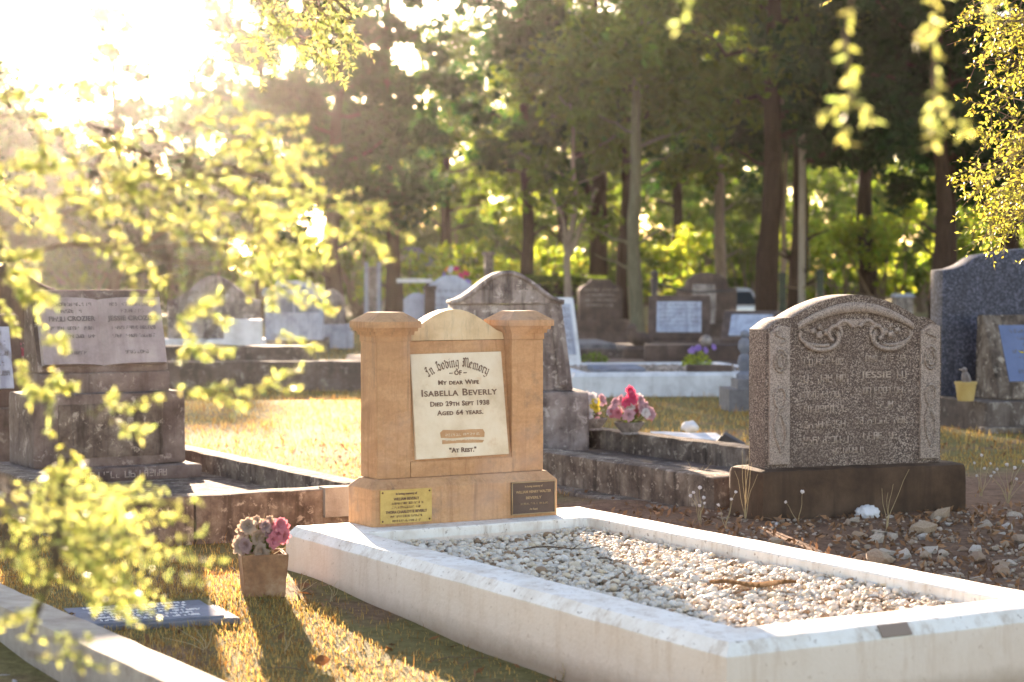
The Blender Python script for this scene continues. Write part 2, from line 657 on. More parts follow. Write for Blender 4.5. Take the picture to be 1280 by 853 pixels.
        t.l.new(t.b.outputs[0], mx.inputs[1])
        t.l.new(tl.outputs[0], mx.inputs[2])
        t.l.new(mx.outputs[0], t.out.inputs[0])
        return t.m
    M['leaf_near'] = leaf('yellow_green_leaf', (0.26, 0.31, 0.10), (0.56, 0.60, 0.18), 0.58)
    M['leaf_right'] = leaf('olive_leaf', (0.18, 0.18, 0.04), (0.50, 0.47, 0.07), 0.55)
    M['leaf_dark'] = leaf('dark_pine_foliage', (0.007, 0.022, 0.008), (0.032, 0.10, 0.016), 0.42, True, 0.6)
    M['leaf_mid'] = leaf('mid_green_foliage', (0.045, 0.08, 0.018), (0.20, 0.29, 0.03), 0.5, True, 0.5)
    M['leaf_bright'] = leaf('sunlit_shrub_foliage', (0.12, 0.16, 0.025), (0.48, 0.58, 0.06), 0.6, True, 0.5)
    M['grass'] = leaf('dry_grass_blade', (0.40, 0.295, 0.125), (0.62, 0.45, 0.15), 0.5, True, 0.6)
    M['straw'] = leaf('straw_stalk', (0.50, 0.40, 0.24), (0.5, 0.4, 0.22), 0.3, False, 0.7)
    M['plant'] = leaf('green_plant_leaf', (0.10, 0.16, 0.04), (0.28, 0.36, 0.06), 0.5, False)
    M['pink'] = leaf('pink_petal', (0.62, 0.21, 0.25), (0.62, 0.19, 0.22), 0.35, False, 0.7)
    M['rose'] = leaf('dusty_rose_petal', (0.60, 0.36, 0.40), (0.6, 0.34, 0.38), 0.35, False, 0.7)
    M['hotpink'] = leaf('bright_pink_petal', (0.68, 0.09, 0.18), (0.7, 0.08, 0.16), 0.35, False, 0.7)
    M['beige_petal'] = leaf('faded_beige_petal', (0.45, 0.34, 0.27), (0.5, 0.36, 0.26), 0.35, False, 0.8)
    M['mauve_petal'] = leaf('faded_mauve_petal', (0.36, 0.24, 0.23), (0.4, 0.25, 0.23), 0.3, False, 0.8)
    M['white_petal'] = leaf('white_petal', (0.72, 0.66, 0.66), (0.7, 0.62, 0.6), 0.3, False, 0.8)
    M['yellow_petal'] = leaf('yellow_petal', (0.70, 0.55, 0.08), (0.7, 0.55, 0.08), 0.35, False, 0.7)
    M['purple_petal'] = leaf('violet_petal', (0.34, 0.22, 0.55), (0.36, 0.22, 0.6), 0.35, False, 0.7)
    M['orange_petal'] = leaf('orange_petal', (0.72, 0.28, 0.05), (0.75, 0.3, 0.05), 0.35, False, 0.7)
    M['rust_bark'] = leaf('rusty_bark', (0.36, 0.19, 0.075), (0.3, 0.14, 0.05), 0.15, False, 0.9)
    M['litter'] = leaf('dry_leaf_litter', (0.26, 0.155, 0.095), (0.26, 0.14, 0.07), 0.2, True, 0.85)
    M['dead_leaf'] = leaf('fallen_brown_leaf', (0.22, 0.10, 0.045), (0.25, 0.1, 0.04), 0.25, False, 0.8)

    def bark(name, a, b, sc=7):
        t = NT(name)
        nn = t.noise(sc, 8, 0.7, 0.5, t.mapping((3, 3, 0.5)))
        t.color(t.ramp(nn, [(0.3, a), (0.7, b)])).rough(0.95).bump(nn, 0.9, 0.04)
        t.b.inputs['Specular IOR Level'].default_value = 0.1
        return t.m
    M['bark'] = bark('dark_bark', (0.025, 0.015, 0.011), (0.08, 0.046, 0.032))
    M['bark_pale'] = bark('pale_bark', (0.17, 0.12, 0.095), (0.38, 0.30, 0.25))
    M['bark_green'] = bark('grey_green_bark', (0.10, 0.095, 0.065), (0.21, 0.19, 0.13))
    M['twig'] = bark('twig_bark', (0.13, 0.085, 0.06), (0.30, 0.22, 0.16), 30)
    t = NT('terracotta')
    c = t.ramp(t.noise(9, 7, 0.7), [(0.3, (0.13, 0.06, 0.032)), (0.5, (0.30, 0.15, 0.075)), (0.68, (0.44, 0.28, 0.17)), (0.8, (0.50, 0.38, 0.27))])
    t.color(c).rough(0.9).bump(t.noise(40, 5), 0.6, 0.005)
    M['terracotta'] = t.m
    M['yellow_pot'] = m_stone('yellow_plastic_pot', (0.52, 0.36, 0.13), (0.42, 0.27, 0.09), (0.58, 0.43, 0.2), 6, 0.2, 0.4, 0.55, 0.05)
    t = NT('quartz_pebbles')
    t.color(t.mix(t.math('MULTIPLY', t.noise(60, 5, 0.7), 0.35), t.attr(), (0.42, 0.30, 0.2))).rough(0.7).bump(t.noise(150, 3), 0.3, 0.003)
    M['pebble'] = t.m
    t = NT('field_stone')
    oi = t.n.new('ShaderNodeObjectInfo')
    c = t.ramp(oi.outputs['Random'], [(0.0, (0.62, 0.54, 0.46)), (0.35, (0.46, 0.34, 0.24)), (0.6, (0.33, 0.20, 0.125)), (0.8, (0.52, 0.42, 0.33)), (1.0, (0.70, 0.66, 0.62))])
    c = t.mix(t.ramp(t.noise(14, 6, 0.7), [(0.42, 0.0), (0.62, 0.75)]), c, (0.23, 0.145, 0.095))
    t.color(c).rough(0.9).bump(t.noise(50, 6), 0.6, 0.008)
    M['rock'] = t.m
    M['wood_pole'] = bark('pale_pole_wood', (0.34, 0.28, 0.23), (0.52, 0.45, 0.38), 12)
    M['green_paint'] = m_stone('dark_green_post', (0.035, 0.06, 0.04), (0.02, 0.03, 0.02), (0.06, 0.09, 0.06), 6, 0.2, 0.4, 0.6, 0.1)
    M['iron'] = m_stone('old_iron', (0.05, 0.038, 0.034), (0.025, 0.02, 0.018), (0.09, 0.065, 0.055), 9, 0.0, 0.5, 0.6, 0.2)
    M['car_paint'] = NT('silver_car_paint').color((0.62, 0.62, 0.64)).rough(0.3).set(Metallic=0.2, Coat_Weight=0.5).m
    M['glass'] = NT('dark_car_glass').color((0.05, 0.06, 0.07)).rough(0.08).m
    M['tyre'] = NT('tyre_rubber').color((0.02, 0.02, 0.02)).rough(0.9).m
    M['red_lens'] = NT('red_lens').color((0.4, 0.02, 0.02)).rough(0.3).m
    M['shed_wall'] = m_stone('cream_shed_board', (0.46, 0.42, 0.34), (0.36, 0.32, 0.25), (0.52, 0.48, 0.4), 5, 0.3, 0.2, 0.8, 0.2)
    M['shed_roof'] = m_stone('dark_shed_roof', (0.10, 0.08, 0.07), (0.06, 0.05, 0.045), (0.15, 0.12, 0.1), 5, 0.2, 0.3, 0.7, 0.3)


make_materials()

# ------------------------------------------------------------------ ground
def build_ground():
    xs = np.concatenate([-np.geomspace(280, 5, 26), np.linspace(-4.8, 4.8, 120), np.geomspace(5, 280, 26)])
    ys = np.concatenate([-np.geomspace(60, 1, 10), np.linspace(0, 4.5, 8), np.linspace(4.7, 14, 130), np.geomspace(14.2, 580, 60)])
    X, Y = np.meshgrid(xs, ys)
    Z = gz(X, Y)
    # churned bare earth on the right
    u = 0.866 * X + 0.5 * Y
    v = -0.5 * X + 0.866 * Y
    bare = smooth01((u - 4.5) / 0.3) * smooth01((9 - v) / 0.6)
    Z = Z + bare * (0.012 * np.sin(9 * X + 1.2 * Y) * np.sin(8 * Y - 2 * X) + 0.02)
    V = np.stack([X, Y, Z], -1).reshape(-1, 3)
    ny, nx = X.shape
    i = np.arange((ny - 1) * nx).reshape(ny - 1, nx)[:, :-1].ravel()
    Fc = np.stack([i, i + 1, i + nx + 1, i + nx], 1)
    me = np_mesh('ground', V, Fc, M['ground'], smooth=True)
    o = mesh_obj('ground', me)
    tag(o, kind='structure')


build_ground()

# ------------------------------------------------------------------ white kerbed grave with pebbles
def rounded_ring(name, mat, parent, outer, inner, z0, z1, ch_o=0.028, ch_i=0.01, cells=(28, 44)):
    """kerb ring of one cast: outer / inner = (x0, x1, y0, y1)"""
    def loop(r, z):
        x0, x1, y0, y1 = r
        P = []
        nx, ny = cells
        for k in range(nx):
            P.append((x0 + (x1 - x0) * k / nx, y0, z))
        for k in range(ny):
            P.append((x1, y0 + (y1 - y0) * k / ny, z))
        for k in range(nx):
            P.append((x1 - (x1 - x0) * k / nx, y1, z))
        for k in range(ny):
            P.append((x0, y1 - (y1 - y0) * k / ny, z))
        return P

    def grow(r, d):
        return (r[0] - d, r[1] + d, r[2] - d, r[3] + d)
    h = z1 - z0
    loops = [loop(grow(outer, 0.010), z0), loop(grow(outer, 0.005), z0 + h * 0.5), loop(outer, z1 - ch_o * 1.25), loop(grow(outer, -0.002), z1 - ch_o * 1.17),
             loop(grow(outer, -ch_o * 0.98), z1 - 0.0012), loop(grow(outer, -ch_o - 0.003), z1),
             loop(grow(inner, ch_i + 0.03), z1 + 0.001), loop(grow(inner, ch_i * 0.6), z1), loop(grow(inner, 0.001), z1 - ch_i * 0.5), loop(inner, z1 - ch_i),
             loop(grow(inner, -0.004), (z0 + z1) / 2), loop(grow(inner, -0.006), z0)]
    n = len(loops[0])
    V = [p for L in loops for p in L]
    Fc = []
    for i in range(len(loops) - 1):
        for k in range(n):
            Fc.append((i * n + k, i * n + (k + 1) % n, (i + 1) * n + (k + 1) % n, (i + 1) * n + k))
    bm = bmesh.new()
    bv = [bm.verts.new(p) for p in V]
    for f in Fc:
        bm.faces.new([bv[i] for i in f])
    for vtx in bm.verts:
        nv = mnoise.noise_vector(vtx.co * 4.0) * 0.0022 + mnoise.noise_vector(vtx.co * 17.0) * 0.0012
        vtx.co += nv
    return bm_obj(name, bm, mat, parent, smooth=24)


ICO = {}


def ico(sub):
    if sub not in ICO:
        bm = bmesh.new()
        bmesh.ops.create_icosphere(bm, subdivisions=sub, radius=1.0)
        V = np.array([v.co[:] for v in bm.verts])
        Fc = np.array([[v.index for v in f.verts] for f in bm.faces])
        bm.free()
        ICO[sub] = (V, Fc)
    return ICO[sub]


def rand_rot(n, r):
    q = r.normal(size=(n, 4))
    q /= np.linalg.norm(q, axis=1)[:, None]
    w, x, y, z = q.T
    return np.stack([np.stack([1 - 2 * (y * y + z * z), 2 * (x * y - z * w), 2 * (x * z + y * w)], -1),
                     np.stack([2 * (x * y + z * w), 1 - 2 * (x * x + z * z), 2 * (y * z - x * w)], -1),
                     np.stack([2 * (x * z - y * w), 2 * (y * z + x * w), 1 - 2 * (x * x + y * y)], -1)], -2)


def pebbles(name, C, size, cols, sub, r, flat=0.75, smooth=True):
    """C (n,3) centres, size (n,), cols (n,3)"""
    V0, F0 = ico(sub)
    n = len(C)
    nv = len(V0)
    S = np.stack([size * r.uniform(0.75, 1.3, n), size * r.uniform(0.6, 1.05, n), size * r.uniform(0.5, 0.85, n)], -1)
    P = V0[None] * (1 + 0.16 * np.sin(V0[None] @ r.normal(size=(n, 3, 3)) * 2.2 + r.uniform(0, 6, (n, 1, 3))).mean(-1, keepdims=True) * 1.6)
    P = P * S[:, None, :]
    Rm = rand_rot(n, r)
    P = np.einsum('nij,nkj->nki', Rm, P)
    P[:, :, 2] *= flat
    P = P + C[:, None, :]
    Fc = (F0[None] + (np.arange(n) * nv)[:, None, None]).reshape(-1, 3)
    return np_mesh(name, P.reshape(-1, 3), Fc, M['pebble'], np.repeat(cols, nv, 0), smooth=smooth)


def build_white_grave():
    o0 = G(3.19, 4.36, 0)
    t = thing('grave_kerb', 'white painted concrete kerb of the pebble filled grave before the sandstone memorial', 'grave kerb', o0, A30)
    W, L = 1.39, 2.97
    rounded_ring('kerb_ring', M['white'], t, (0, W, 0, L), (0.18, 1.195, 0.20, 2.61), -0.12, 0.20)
    # number plate on the foot end
    b = box('number_plate', M['bronze_dull'], t, -0.055, 0.055, -0.004, 0.0, -0.02, 0.02, bevel=0.001)
    b.location = (0.60, 0.011, 0.184)
    b.rotation_euler = (R(-38), 0, 0)
    # pebbles
    r = np.random.default_rng(3)
    n = 14500
    x = r.uniform(0.17, 1.205, n)
    y = r.uniform(0.19, 2.62, n)
    z = 0.138 + 0.010 * np.sin(x * 5 + 1) * np.sin(y * 3.1) + r.uniform(-0.018, 0.018, n) + 0.010 * np.exp(-((y - 1.2) / 0.7) ** 2)
    size = np.clip(r.lognormal(math.log(0.0155), 0.3, n), 0.008, 0.032)
    k = r.uniform(0, 1, n)[:, None]
    warm = r.uniform(0, 1, n)[:, None] ** 2.2
    cols = (0.55 + 0.30 * k) * (np.array([1.0, 0.90, 0.79]) * (1 - warm) + np.array([0.98, 0.76, 0.52]) * warm)
    brown = r.uniform(0, 1, n) < 0.11
    cols[brown] = np.array([0.27, 0.16, 0.09])
    size *= 0.68
    h_ = n // 2
    C_ = np.stack([x, y, z], -1)
    ma = pebbles('gravel', C_[:h_], size[:h_], cols[:h_], 2, r)
    mb = pebbles('gravel', C_[h_:], size[h_:] * 1.12, cols[h_:], 1, r, smooth=False)
    bm = bmesh.new()
    bm.from_mesh(ma)
    bm.from_mesh(mb)
    bm.to_mesh(ma)
    bm.free()
    bpy.data.meshes.remove(mb)
    g = mesh_obj('gravel', ma)
    g.location = o0
    g.rotation_euler = (0, 0, A30)
    tag(g, 'white and tan quartz pebbles filling the white kerb', 'gravel', kind='stuff')
    bm = box_bm(0.1, W - 0.1, 0.1, L - 0.2, -0.02, 0.118, bevel=0)
    s = bm_obj('soil_bed', bm, M['ground'], t)

    # fallen bark strip, dead twigs and a dark stone lying on the pebbles
    def on(x_, y_, z_):
        p = o0 + NA * x_ + DA * y_
        return Vector((p.x, p.y, z_))
    bm = bmesh.new()
    nn = 14
    rr = random.Random(2)
    top = []
    for i in range(nn + 1):
        a = i / nn
        w = 0.034 * math.sin(math.pi * min(1, a * 0.95 + 0.05)) ** 0.5 + 0.004
        xx = -0.15 + 0.30 * a
        zz = 0.006 * math.sin(a * 9)
        cv = 0.008
        top.append([bm.verts.new((xx, -w + rr.uniform(-.003, .003), zz)), bm.verts.new((xx, 0, zz + cv)), bm.verts.new((xx, w + rr.uniform(-.003, .003), zz))])
    for i in range(nn):
        for j in range(2):
            bm.faces.new((top[i][j], top[i + 1][j], top[i + 1][j + 1], top[i][j + 1]))
    bmesh.ops.solidify(bm, geom=bm.faces[:], thickness=0.003)
    b = bm_obj('bark_strip', bm, M['rust_bark'], None, 'all')
    b.location = on(0.80, 0.95, 0.178)
    b.rotation_euler = (0.1, 0.03, R(8))
    tag(b, 'curled rusty brown strip of bark lying on the white pebbles', 'bark')
    bm = bmesh.new()
    bmesh.ops.create_cone(bm, segments=5, radius1=0.032, radius2=0.004, depth=0.05, cap_ends=True)
    jitter(bm, 0.006, 30, 4)
    b = bm_obj('pointed_stone', bm, M['brown_stone'], None, True)
    b.location = on(0.245, 0.25, 0.165)
    tag(b, 'small dark pointed stone in the foot corner of the white kerb', 'stone')
    for i, (xx, yy, ln, an) in enumerate(((0.75, 2.05, 0.34, 0.3), (0.72, 1.65, 0.2, -0.5), (1.0, 0.55, 0.16, 0.9))):
        T = Tubes()
        pts = []
        rr = random.Random(i)
        for k in range(8):
            a = k / 7 - 0.5
            pts.append((a * ln, rr.uniform(-.008, .008), 0.008 * math.sin(k)))
        T.add(pts, [0.0035 - 0.0003 * k for k in range(8)], 5)
        T.add([pts[4], (pts[4][0] + 0.05, 0.03, 0.012)], [0.002, 0.001], 4)
        o = T.build('dead_twig', M['twig'])
        o.location = on(xx, yy, 0.17)
        o.rotation_euler = (0, 0, an)
        tag(o, ['long thin dead twig on the pebbles near the sandstone base', 'short dead twig at the edge of the memorial shadow on the pebbles', 'dead twig on the pebbles near the foot corner of the kerb'][i], 'twig')


build_white_grave()

# ------------------------------------------------------------------ blackletter strokes
BL = {
    'I': (0.62, [[(.05, 1.35), (.3, 1.5), (.5, 1.35)], [(.32, 1.45), (.32, .15)], [(.05, .12), (.3, 0), (.55, .18)], [(.08, 1.0), (.32, .8)]]),
    'n': (0.72, [[(.05, .85), (.16, .98), (.16, .1), (.26, 0)], [(.16, .8), (.42, 1.0), (.52, .85), (.52, .1), (.64, 0)]]),
    'L': (0.85, [[(.1, 1.25), (.3, 1.5), (.45, 1.35)], [(.3, 1.45), (.25, .7), (.3, .2), (.1, .05)], [(.05, .1), (.3, .22), (.55, 0), (.75, .2)], [(.5, 1.0), (.72, .75), (.68, .3), (.5, .15)], [(.3, .85), (.5, 1.0)]]),
    'o': (0.66, [[(.12, .2), (.12, .8), (.34, 1.0), (.54, .8), (.54, .2), (.32, 0), (.12, .2)]]),
    'v': (0.66, [[(.02, 1.25), (.16, 1.1), (.14, .2), (.34, 0), (.54, .2), (.54, .8), (.36, 1.0), (.16, .85)]]),
    'i': (0.36, [[(.05, .85), (.17, .98), (.17, .1), (.29, 0)], [(.14, 1.25), (.22, 1.33)]]),
    'g': (0.66, [[(.5, .9), (.3, 1.0), (.12, .8), (.12, .25), (.3, .08), (.5, .25)], [(.42, 1.0), (.52, .9), (.52, -.25), (.3, -.45), (.08, -.3)]]),
    'M': (1.15, [[(.05, .25), (.2, .05), (.3, .2), (.3, 1.2), (.12, 1.4)], [(.3, 1.25), (.5, 1.5), (.6, 1.3), (.6, .1)], [(.6, 1.25), (.85, 1.5), (.98, 1.3), (.95, .2), (1.1, 0)], [(.08, .85), (.3, .75)]]),
    'e': (0.6, [[(.5, .12), (.32, 0), (.12, .2), (.12, .8), (.32, 1.0), (.5, .8), (.14, .5)]]),
    'm': (1.05, [[(.05, .85), (.16, .98), (.16, .1), (.26, 0)], [(.16, .8), (.4, 1.0), (.5, .85), (.5, .1), (.58, 0)], [(.5, .8), (.74, 1.0), (.84, .85), (.84, .1), (.96, 0)]]),
    'r': (0.5, [[(.05, .85), (.16, .98), (.16, .1), (.28, 0)], [(.16, .8), (.32, 1.0), (.46, .86)]]),
    'y': (0.68, [[(.05, .95), (.14, .85), (.14, .25), (.32, .08), (.52, .25)], [(.44, 1.0), (.54, .9), (.54, -.2), (.3, -.45), (.1, -.32)]]),
    ' ': (0.5, []),
}


def blackletter(body, size, radius, mat, parent, cx, y, cz, tilt_m):
    """letters on an arc in the tablet's own plane"""
    total = sum(BL[c][0] for c in body)
    V = []
    Fc = []
    nib = Vector((math.cos(R(38)), math.sin(R(38)))) * 0.11
    thin = Vector((-nib.y, nib.x)) * 0.3
    x = 0
    for c in body:
        w, strokes = BL[c]
        mid = (x + w / 2 - total / 2) * size
        ang = -mid / radius
        for s in strokes:
            for a, b in zip(s[:-1], s[1:]):
                a = Vector((a[0] - w / 2, a[1]))
                b = Vector((b[0] - w / 2, b[1]))
                d = (b - a).normalized()
                pr = nib + (thin if (nib.x * d.y - nib.y * d.x) < 0 else -thin)
                quad = [a - pr - d * .03, b - pr + d * .03, b + pr + d * .03, a + pr - d * .03]
                o = len(V)
                for q in quad:
                    px = q.x * size
                    pz = q.y * size
                    r_ = radius + pz
                    V.append((cx + math.sin(-ang) * r_, y, cz - radius + math.cos(ang) * r_))
                Fc.append((o, o + 1, o + 2, o + 3))
                # shift glyph along the tangent
                for k in range(4):
                    vx, vy, vz = V[o + k]
                    tx = quad[k].x * size
                    V[o + k] = (vx + math.cos(ang) * tx, vy, vz + math.sin(ang) * tx)
        x += w
    me = np_mesh('lettering', V, Fc, mat)
    return mesh_obj('lettering', me, mat, parent)


# ------------------------------------------------------------------ sandstone memorial
def build_sandstone():
    o0 = G(3.455, 7.09, 0.201)
    t = thing('sandstone_memorial', 'orange sandstone memorial with two capped pillars and a leaning marble tablet', 'gravestone', o0, A30)
    W = 0.863
    S = M['sandstone']
    # base with chamfered corners and a sloping upper edge
    bm = bmesh.new()
    c = 0.012
    rings = []
    for z, ins in ((0.0, 0.0), (0.150, 0.0), (0.185, 0.034)):
        x0, x1, y0, y1 = ins, W - ins, ins, 0.235 - ins
        rings.append([bm.verts.new(p) for p in ((x0 + c, y0, z), (x1 - c, y0, z), (x1, y0 + c, z), (x1, y1 - c, z), (x1 - c, y1, z), (x0 + c, y1, z), (x0, y1 - c, z), (x0, y0 + c, z))])
    for a, b in zip(rings[:-1], rings[1:]):
        for k in range(8):
            bm.faces.new((a[k], a[(k + 1) % 8], b[(k + 1) % 8], b[k]))
    bm.faces.new(rings[-1])
    bmesh.ops.bevel(bm, geom=[e for e in bm.edges if len(e.link_faces) == 2], offset=0.003, segments=1, affect='EDGES')
    base = bm_obj('base', bm, S, t, False)
    zb = 0.186
    zc = 0.735
    for px0 in (0.045, 0.668):
        p = box('pillar', S, t, px0, px0 + 0.15, 0.05, 0.20, zb, zc, bevel=0.003, cell=0.03, amp=0.0016, seed=px0 * 10)
        # stepped cap
        bm = bmesh.new()
        rings = []
        cx, cy = px0 + 0.075, 0.125
        for z, h in ((0.0, 0.078), (0.026, 0.078), (0.0262, 0.086), (0.041, 0.088), (0.0412, 0.097), (0.055, 0.099), (0.0552, 0.108), (0.080, 0.108), (0.116, 0.056), (0.118, 0.052)):
            rings.append([bm.verts.new((cx + sx * h, cy + sy * h, zc + z)) for sx, sy in ((-1, -1), (1, -1), (1, 1), (-1, 1))])
        for a, b in zip(rings[:-1], rings[1:]):
            for k in range(4):
                bm.faces.new((a[k], a[(k + 1) % 4], b[(k + 1) % 4], b[k]))
        bm.faces.new(rings[-1])
        bm.faces.new(list(reversed(rings[0])))
        bmesh.ops.bevel(bm, geom=[e for e in bm.edges if len(e.link_faces) == 2 and e.calc_face_angle(0) > 0.3], offset=0.0012, segments=1, affect='EDGES')
        bm_obj('cap', bm, S, p, False)
    # leaning centre panel
    yb, yt = 0.052, 0.118
    bm = bmesh.new()
    prof = [(0.048, zb), (0.048, zb + 0.06), (yb + 0.004, zb + 0.066), (yt, zc - 0.002), (0.20, zc - 0.002), (0.20, zb)]
    a = [bm.verts.new((0.196, y, z)) for y, z in prof]
    b = [bm.verts.new((0.667, y, z)) for y, z in prof]
    bm.faces.new(a)
    bm.faces.new(list(reversed(b)))
    for k in range(len(prof)):
        bm.faces.new((a[k], b[k], b[(k + 1) % len(prof)], a[(k + 1) % len(prof)]))
    bm_obj('panel', bm, S, t)
    tilt = math.atan2(yt - yb, zc - zb - 0.066)
    # crest
    pts = [(0.198, zc), (0.205, zc + 0.028), (0.235, zc + 0.04)]
    for k in range(13):
        a_ = k / 12
        xx = 0.235 + 0.393 * a_
        pts.append((xx, zc + 0.04 + 0.087 * math.sin(math.pi * a_) ** 1.05))
    pts += [(0.658, zc + 0.028), (0.665, zc)]
    prism('crest', M['crest'], t, pts, yt - 0.004, yt + 0.075, bevel=0.004)
    # tablet
    tb = bpy.data.objects.new('tablet', None)
    bm = prism_bm([(0, 0), (0.432, 0.004), (0.428, 0.432), (0.003, 0.428)], -0.022, -0.001, bevel=0.003)
    tb = bm_obj('tablet', bm, M['marble'], t, True)
    tb.location = (0.217, yb + 0.012, zb + 0.068)
    tb.rotation_euler = (-tilt, 0, 0)
    yl = -0.0235
    Lm = M['letter']
    blackletter('In Loving Memory', 0.0265, 0.26, Lm, tb, 0.216, yl, 0.372, None)
    text('OF', 0.026, Lm, tb, 0.216, yl, 0.347, bold=0.0008, spacing=1.1)
    bars_obj('lettering', [(0.176, 0.345, 0.192, 0.3485), (0.242, 0.345, 0.258, 0.3485)], Lm, tb, yl + 0.001, 0.001)
    def cap_line(words, z, s, w):
        # capitals larger than the rest of each word
        T = ' '.join(words)
        o = text(T, s, Lm, tb, 0.216, yl, z, bold=0.0007, small_caps=True, spacing=1.08, word=1.1, max_w=w)
        return o
    cap_line(['My', 'dear', 'Wife'], 0.308, 0.026, 0.19)
    cap_line(['Isabella', 'Beverly'], 0.266, 0.040, 0.352)
    cap_line(['Died', '29th', 'Sept', '1938'], 0.221, 0.028, 0.275)
    cap_line(['Aged', '64', 'years.'], 0.184, 0.028, 0.215)
    text('"At Rest."', 0.027, Lm, tb, 0.216, yl, 0.030, bold=0.0007, small_caps=True, max_w=0.125)
    # two orange mortar smears over an old line
    prism('repair_patch', M['patch'], tb, [(0.118, 0.084), (0.17, 0.080), (0.25, 0.082), (0.32, 0.079), (0.323, 0.098), (0.316, 0.112), (0.26, 0.114), (0.2, 0.112), (0.13, 0.116), (0.116, 0.105)], -0.0232, -0.0215, bevel=0.0004)
    prism('repair_patch', M['patch'], tb, [(0.122, 0.058), (0.2, 0.060), (0.31, 0.057), (0.318, 0.067), (0.25, 0.073), (0.18, 0.071), (0.124, 0.074)], -0.0231, -0.0215, bevel=0.0004)
    wl = []
    worn_line(wl, 0.14, 0.3, 0.094, 0.01, 5)
    worn_line(wl, 0.14, 0.3, 0.075, 0.01, 6)
    bars_obj('worn_lettering', wl, M['marble'], tb, -0.0232, 0.0006)
    # brass plaque and bronze plaque on the base
    br = box('brass_plaque', M['brass'], t, 0.032, 0.262, -0.006, -0.0005, 0.012, 0.146, bevel=0.0015)
    br['label'] = 'yellow brass plaque with four screws'
    for x, z in ((0.042, 0.022), (0.252, 0.022), (0.042, 0.136), (0.252, 0.136)):
        bm = bmesh.new()
        bmesh.ops.create_cone(bm, segments=10, radius1=0.0045, radius2=0.003, depth=0.003, cap_ends=True, matrix=Matrix.Translation((x, -0.0072, z)) @ Matrix.Rotation(R(90), 4, 'X'))
        bm_obj('screw', bm, M['screw'], br)
    for s_, z, w, sz in (('In loving memory of', 0.1295, 0.095, 0.0125), ('WILLIAM BEVERLY', 0.1085, 0.115, 0.0155), ('THORA CHARLOTTE BEVERLY', 0.0565, 0.185, 0.0155)):
        text(s_, sz, M['letter'], br, 0.147, -0.0075, z, bold=0.0004, extrude=0.0004, max_w=w)
    wl = []
    for k, (z, w) in enumerate(((0.0915, 0.14), (0.0755, 0.125), (0.0395, 0.14), (0.0215, 0.125))):
        worn_line(wl, 0.147 - w / 2, 0.147 + w / 2, z, 0.0085, 20 + k)
    bars_obj('worn_lettering', wl, M['letter'], br, -0.0065, 0.0012)
    bz = box('bronze_plaque', M['bronze'], t, 0.632, 0.842, -0.008, -0.0005, 0.012, 0.148, bevel=0.0015)
    bz['label'] = 'dark bronze plaque with a raised pale rim'
    rim = []
    for (a, b, c_, d) in ((0.632, 0.012, 0.842, 0.0165), (0.632, 0.1435, 0.842, 0.148), (0.632, 0.0165, 0.6365, 0.1435), (0.8375, 0.0165, 0.842, 0.1435)):
        rim.append((a, b, c_, d))
    bars_obj('rim', rim, M['bronze_light'], bz, -0.0078, 0.003)
    for s_, z, w, sz in (('In loving memory of', 0.128, 0.085, 0.011), ('WILLIAM HENRY WALTER', 0.105, 0.17, 0.0155), ('BEVERLY', 0.080, 0.075, 0.0155), ('At Rest', 0.033, 0.04, 0.0115)):
        text(s_, sz, M['bronze_light'], bz, 0.737, -0.009, z, bold=0.0003, extrude=0.0006, max_w=w)
    wl = []
    worn_line(wl, 0.672, 0.802, 0.056, 0.008, 31)
    bars_obj('worn_lettering', wl, M['bronze_light'], bz, -0.008, 0.0012)


build_sandstone()

# ------------------------------------------------------------------ flowers
def petal_mesh(name, r, layers, seed, mat, per=6):
    """a many petalled bloom of curled petals, about 2r across"""
    rr = random.Random(seed)
    V = []
    Fc = []
    for L in range(layers):
        a = (L + 1) / layers
        open_ = 0.25 + 0.95 * a
        n = per + (L if per > 4 else 0)
        for k in range(n):
            th = 2 * math.pi * (k + 0.5 * (L % 2)) / n + rr.uniform(-.2, .2)
            ln = r * (0.45 + 0.6 * a) * rr.uniform(.85, 1.1)
            wd = r * (0.28 + 0.22 * a) * rr.uniform(.85, 1.15)
            o = len(V)
            for i in range(4):
                t = i / 3
                bend = open_ * (0.35 + 0.75 * t)
                rad = ln * t * math.sin(min(bend, 1.7))
                z = ln * t * math.cos(min(bend, 1.7)) + rr.uniform(-.03, .03) * r
                w = wd * math.sin(math.pi * (0.15 + 0.72 * t))
                for j in (-1, 0, 1):
                    cup = (0.18 * r * t if j == 0 else 0)
                    rd = rad + cup
                    V.append((math.cos(th) * rd - math.sin(th) * w * j, math.sin(th) * rd + math.cos(th) * w * j, z + rr.uniform(-.04, .04) * r * t))
            for i in range(3):
                for j in range(2):
                    q = o + i * 3 + j
                    Fc.append((q, q + 1, q + 4, q + 3))
    return np_mesh(name, V, Fc, mat, smooth=True)


def leaf_mesh(name, ln, wd, mat):
    V = []
    Fc = []
    for i in range(6):
        t = i / 5
        w = wd * math.sin(math.pi * min(1, 0.08 + t * 0.92))
        z = -0.25 * ln * t * t
        for j in (-1, 0, 1):
            V.append((w * j, ln * t, z + (0.0 if j == 0 else 0.12 * wd)))
    for i in range(5):
        for j in range(2):
            q = i * 3 + j
            Fc.append((q, q + 1, q + 4, q + 3))
    return np_mesh(name, V, Fc, mat, smooth=True)


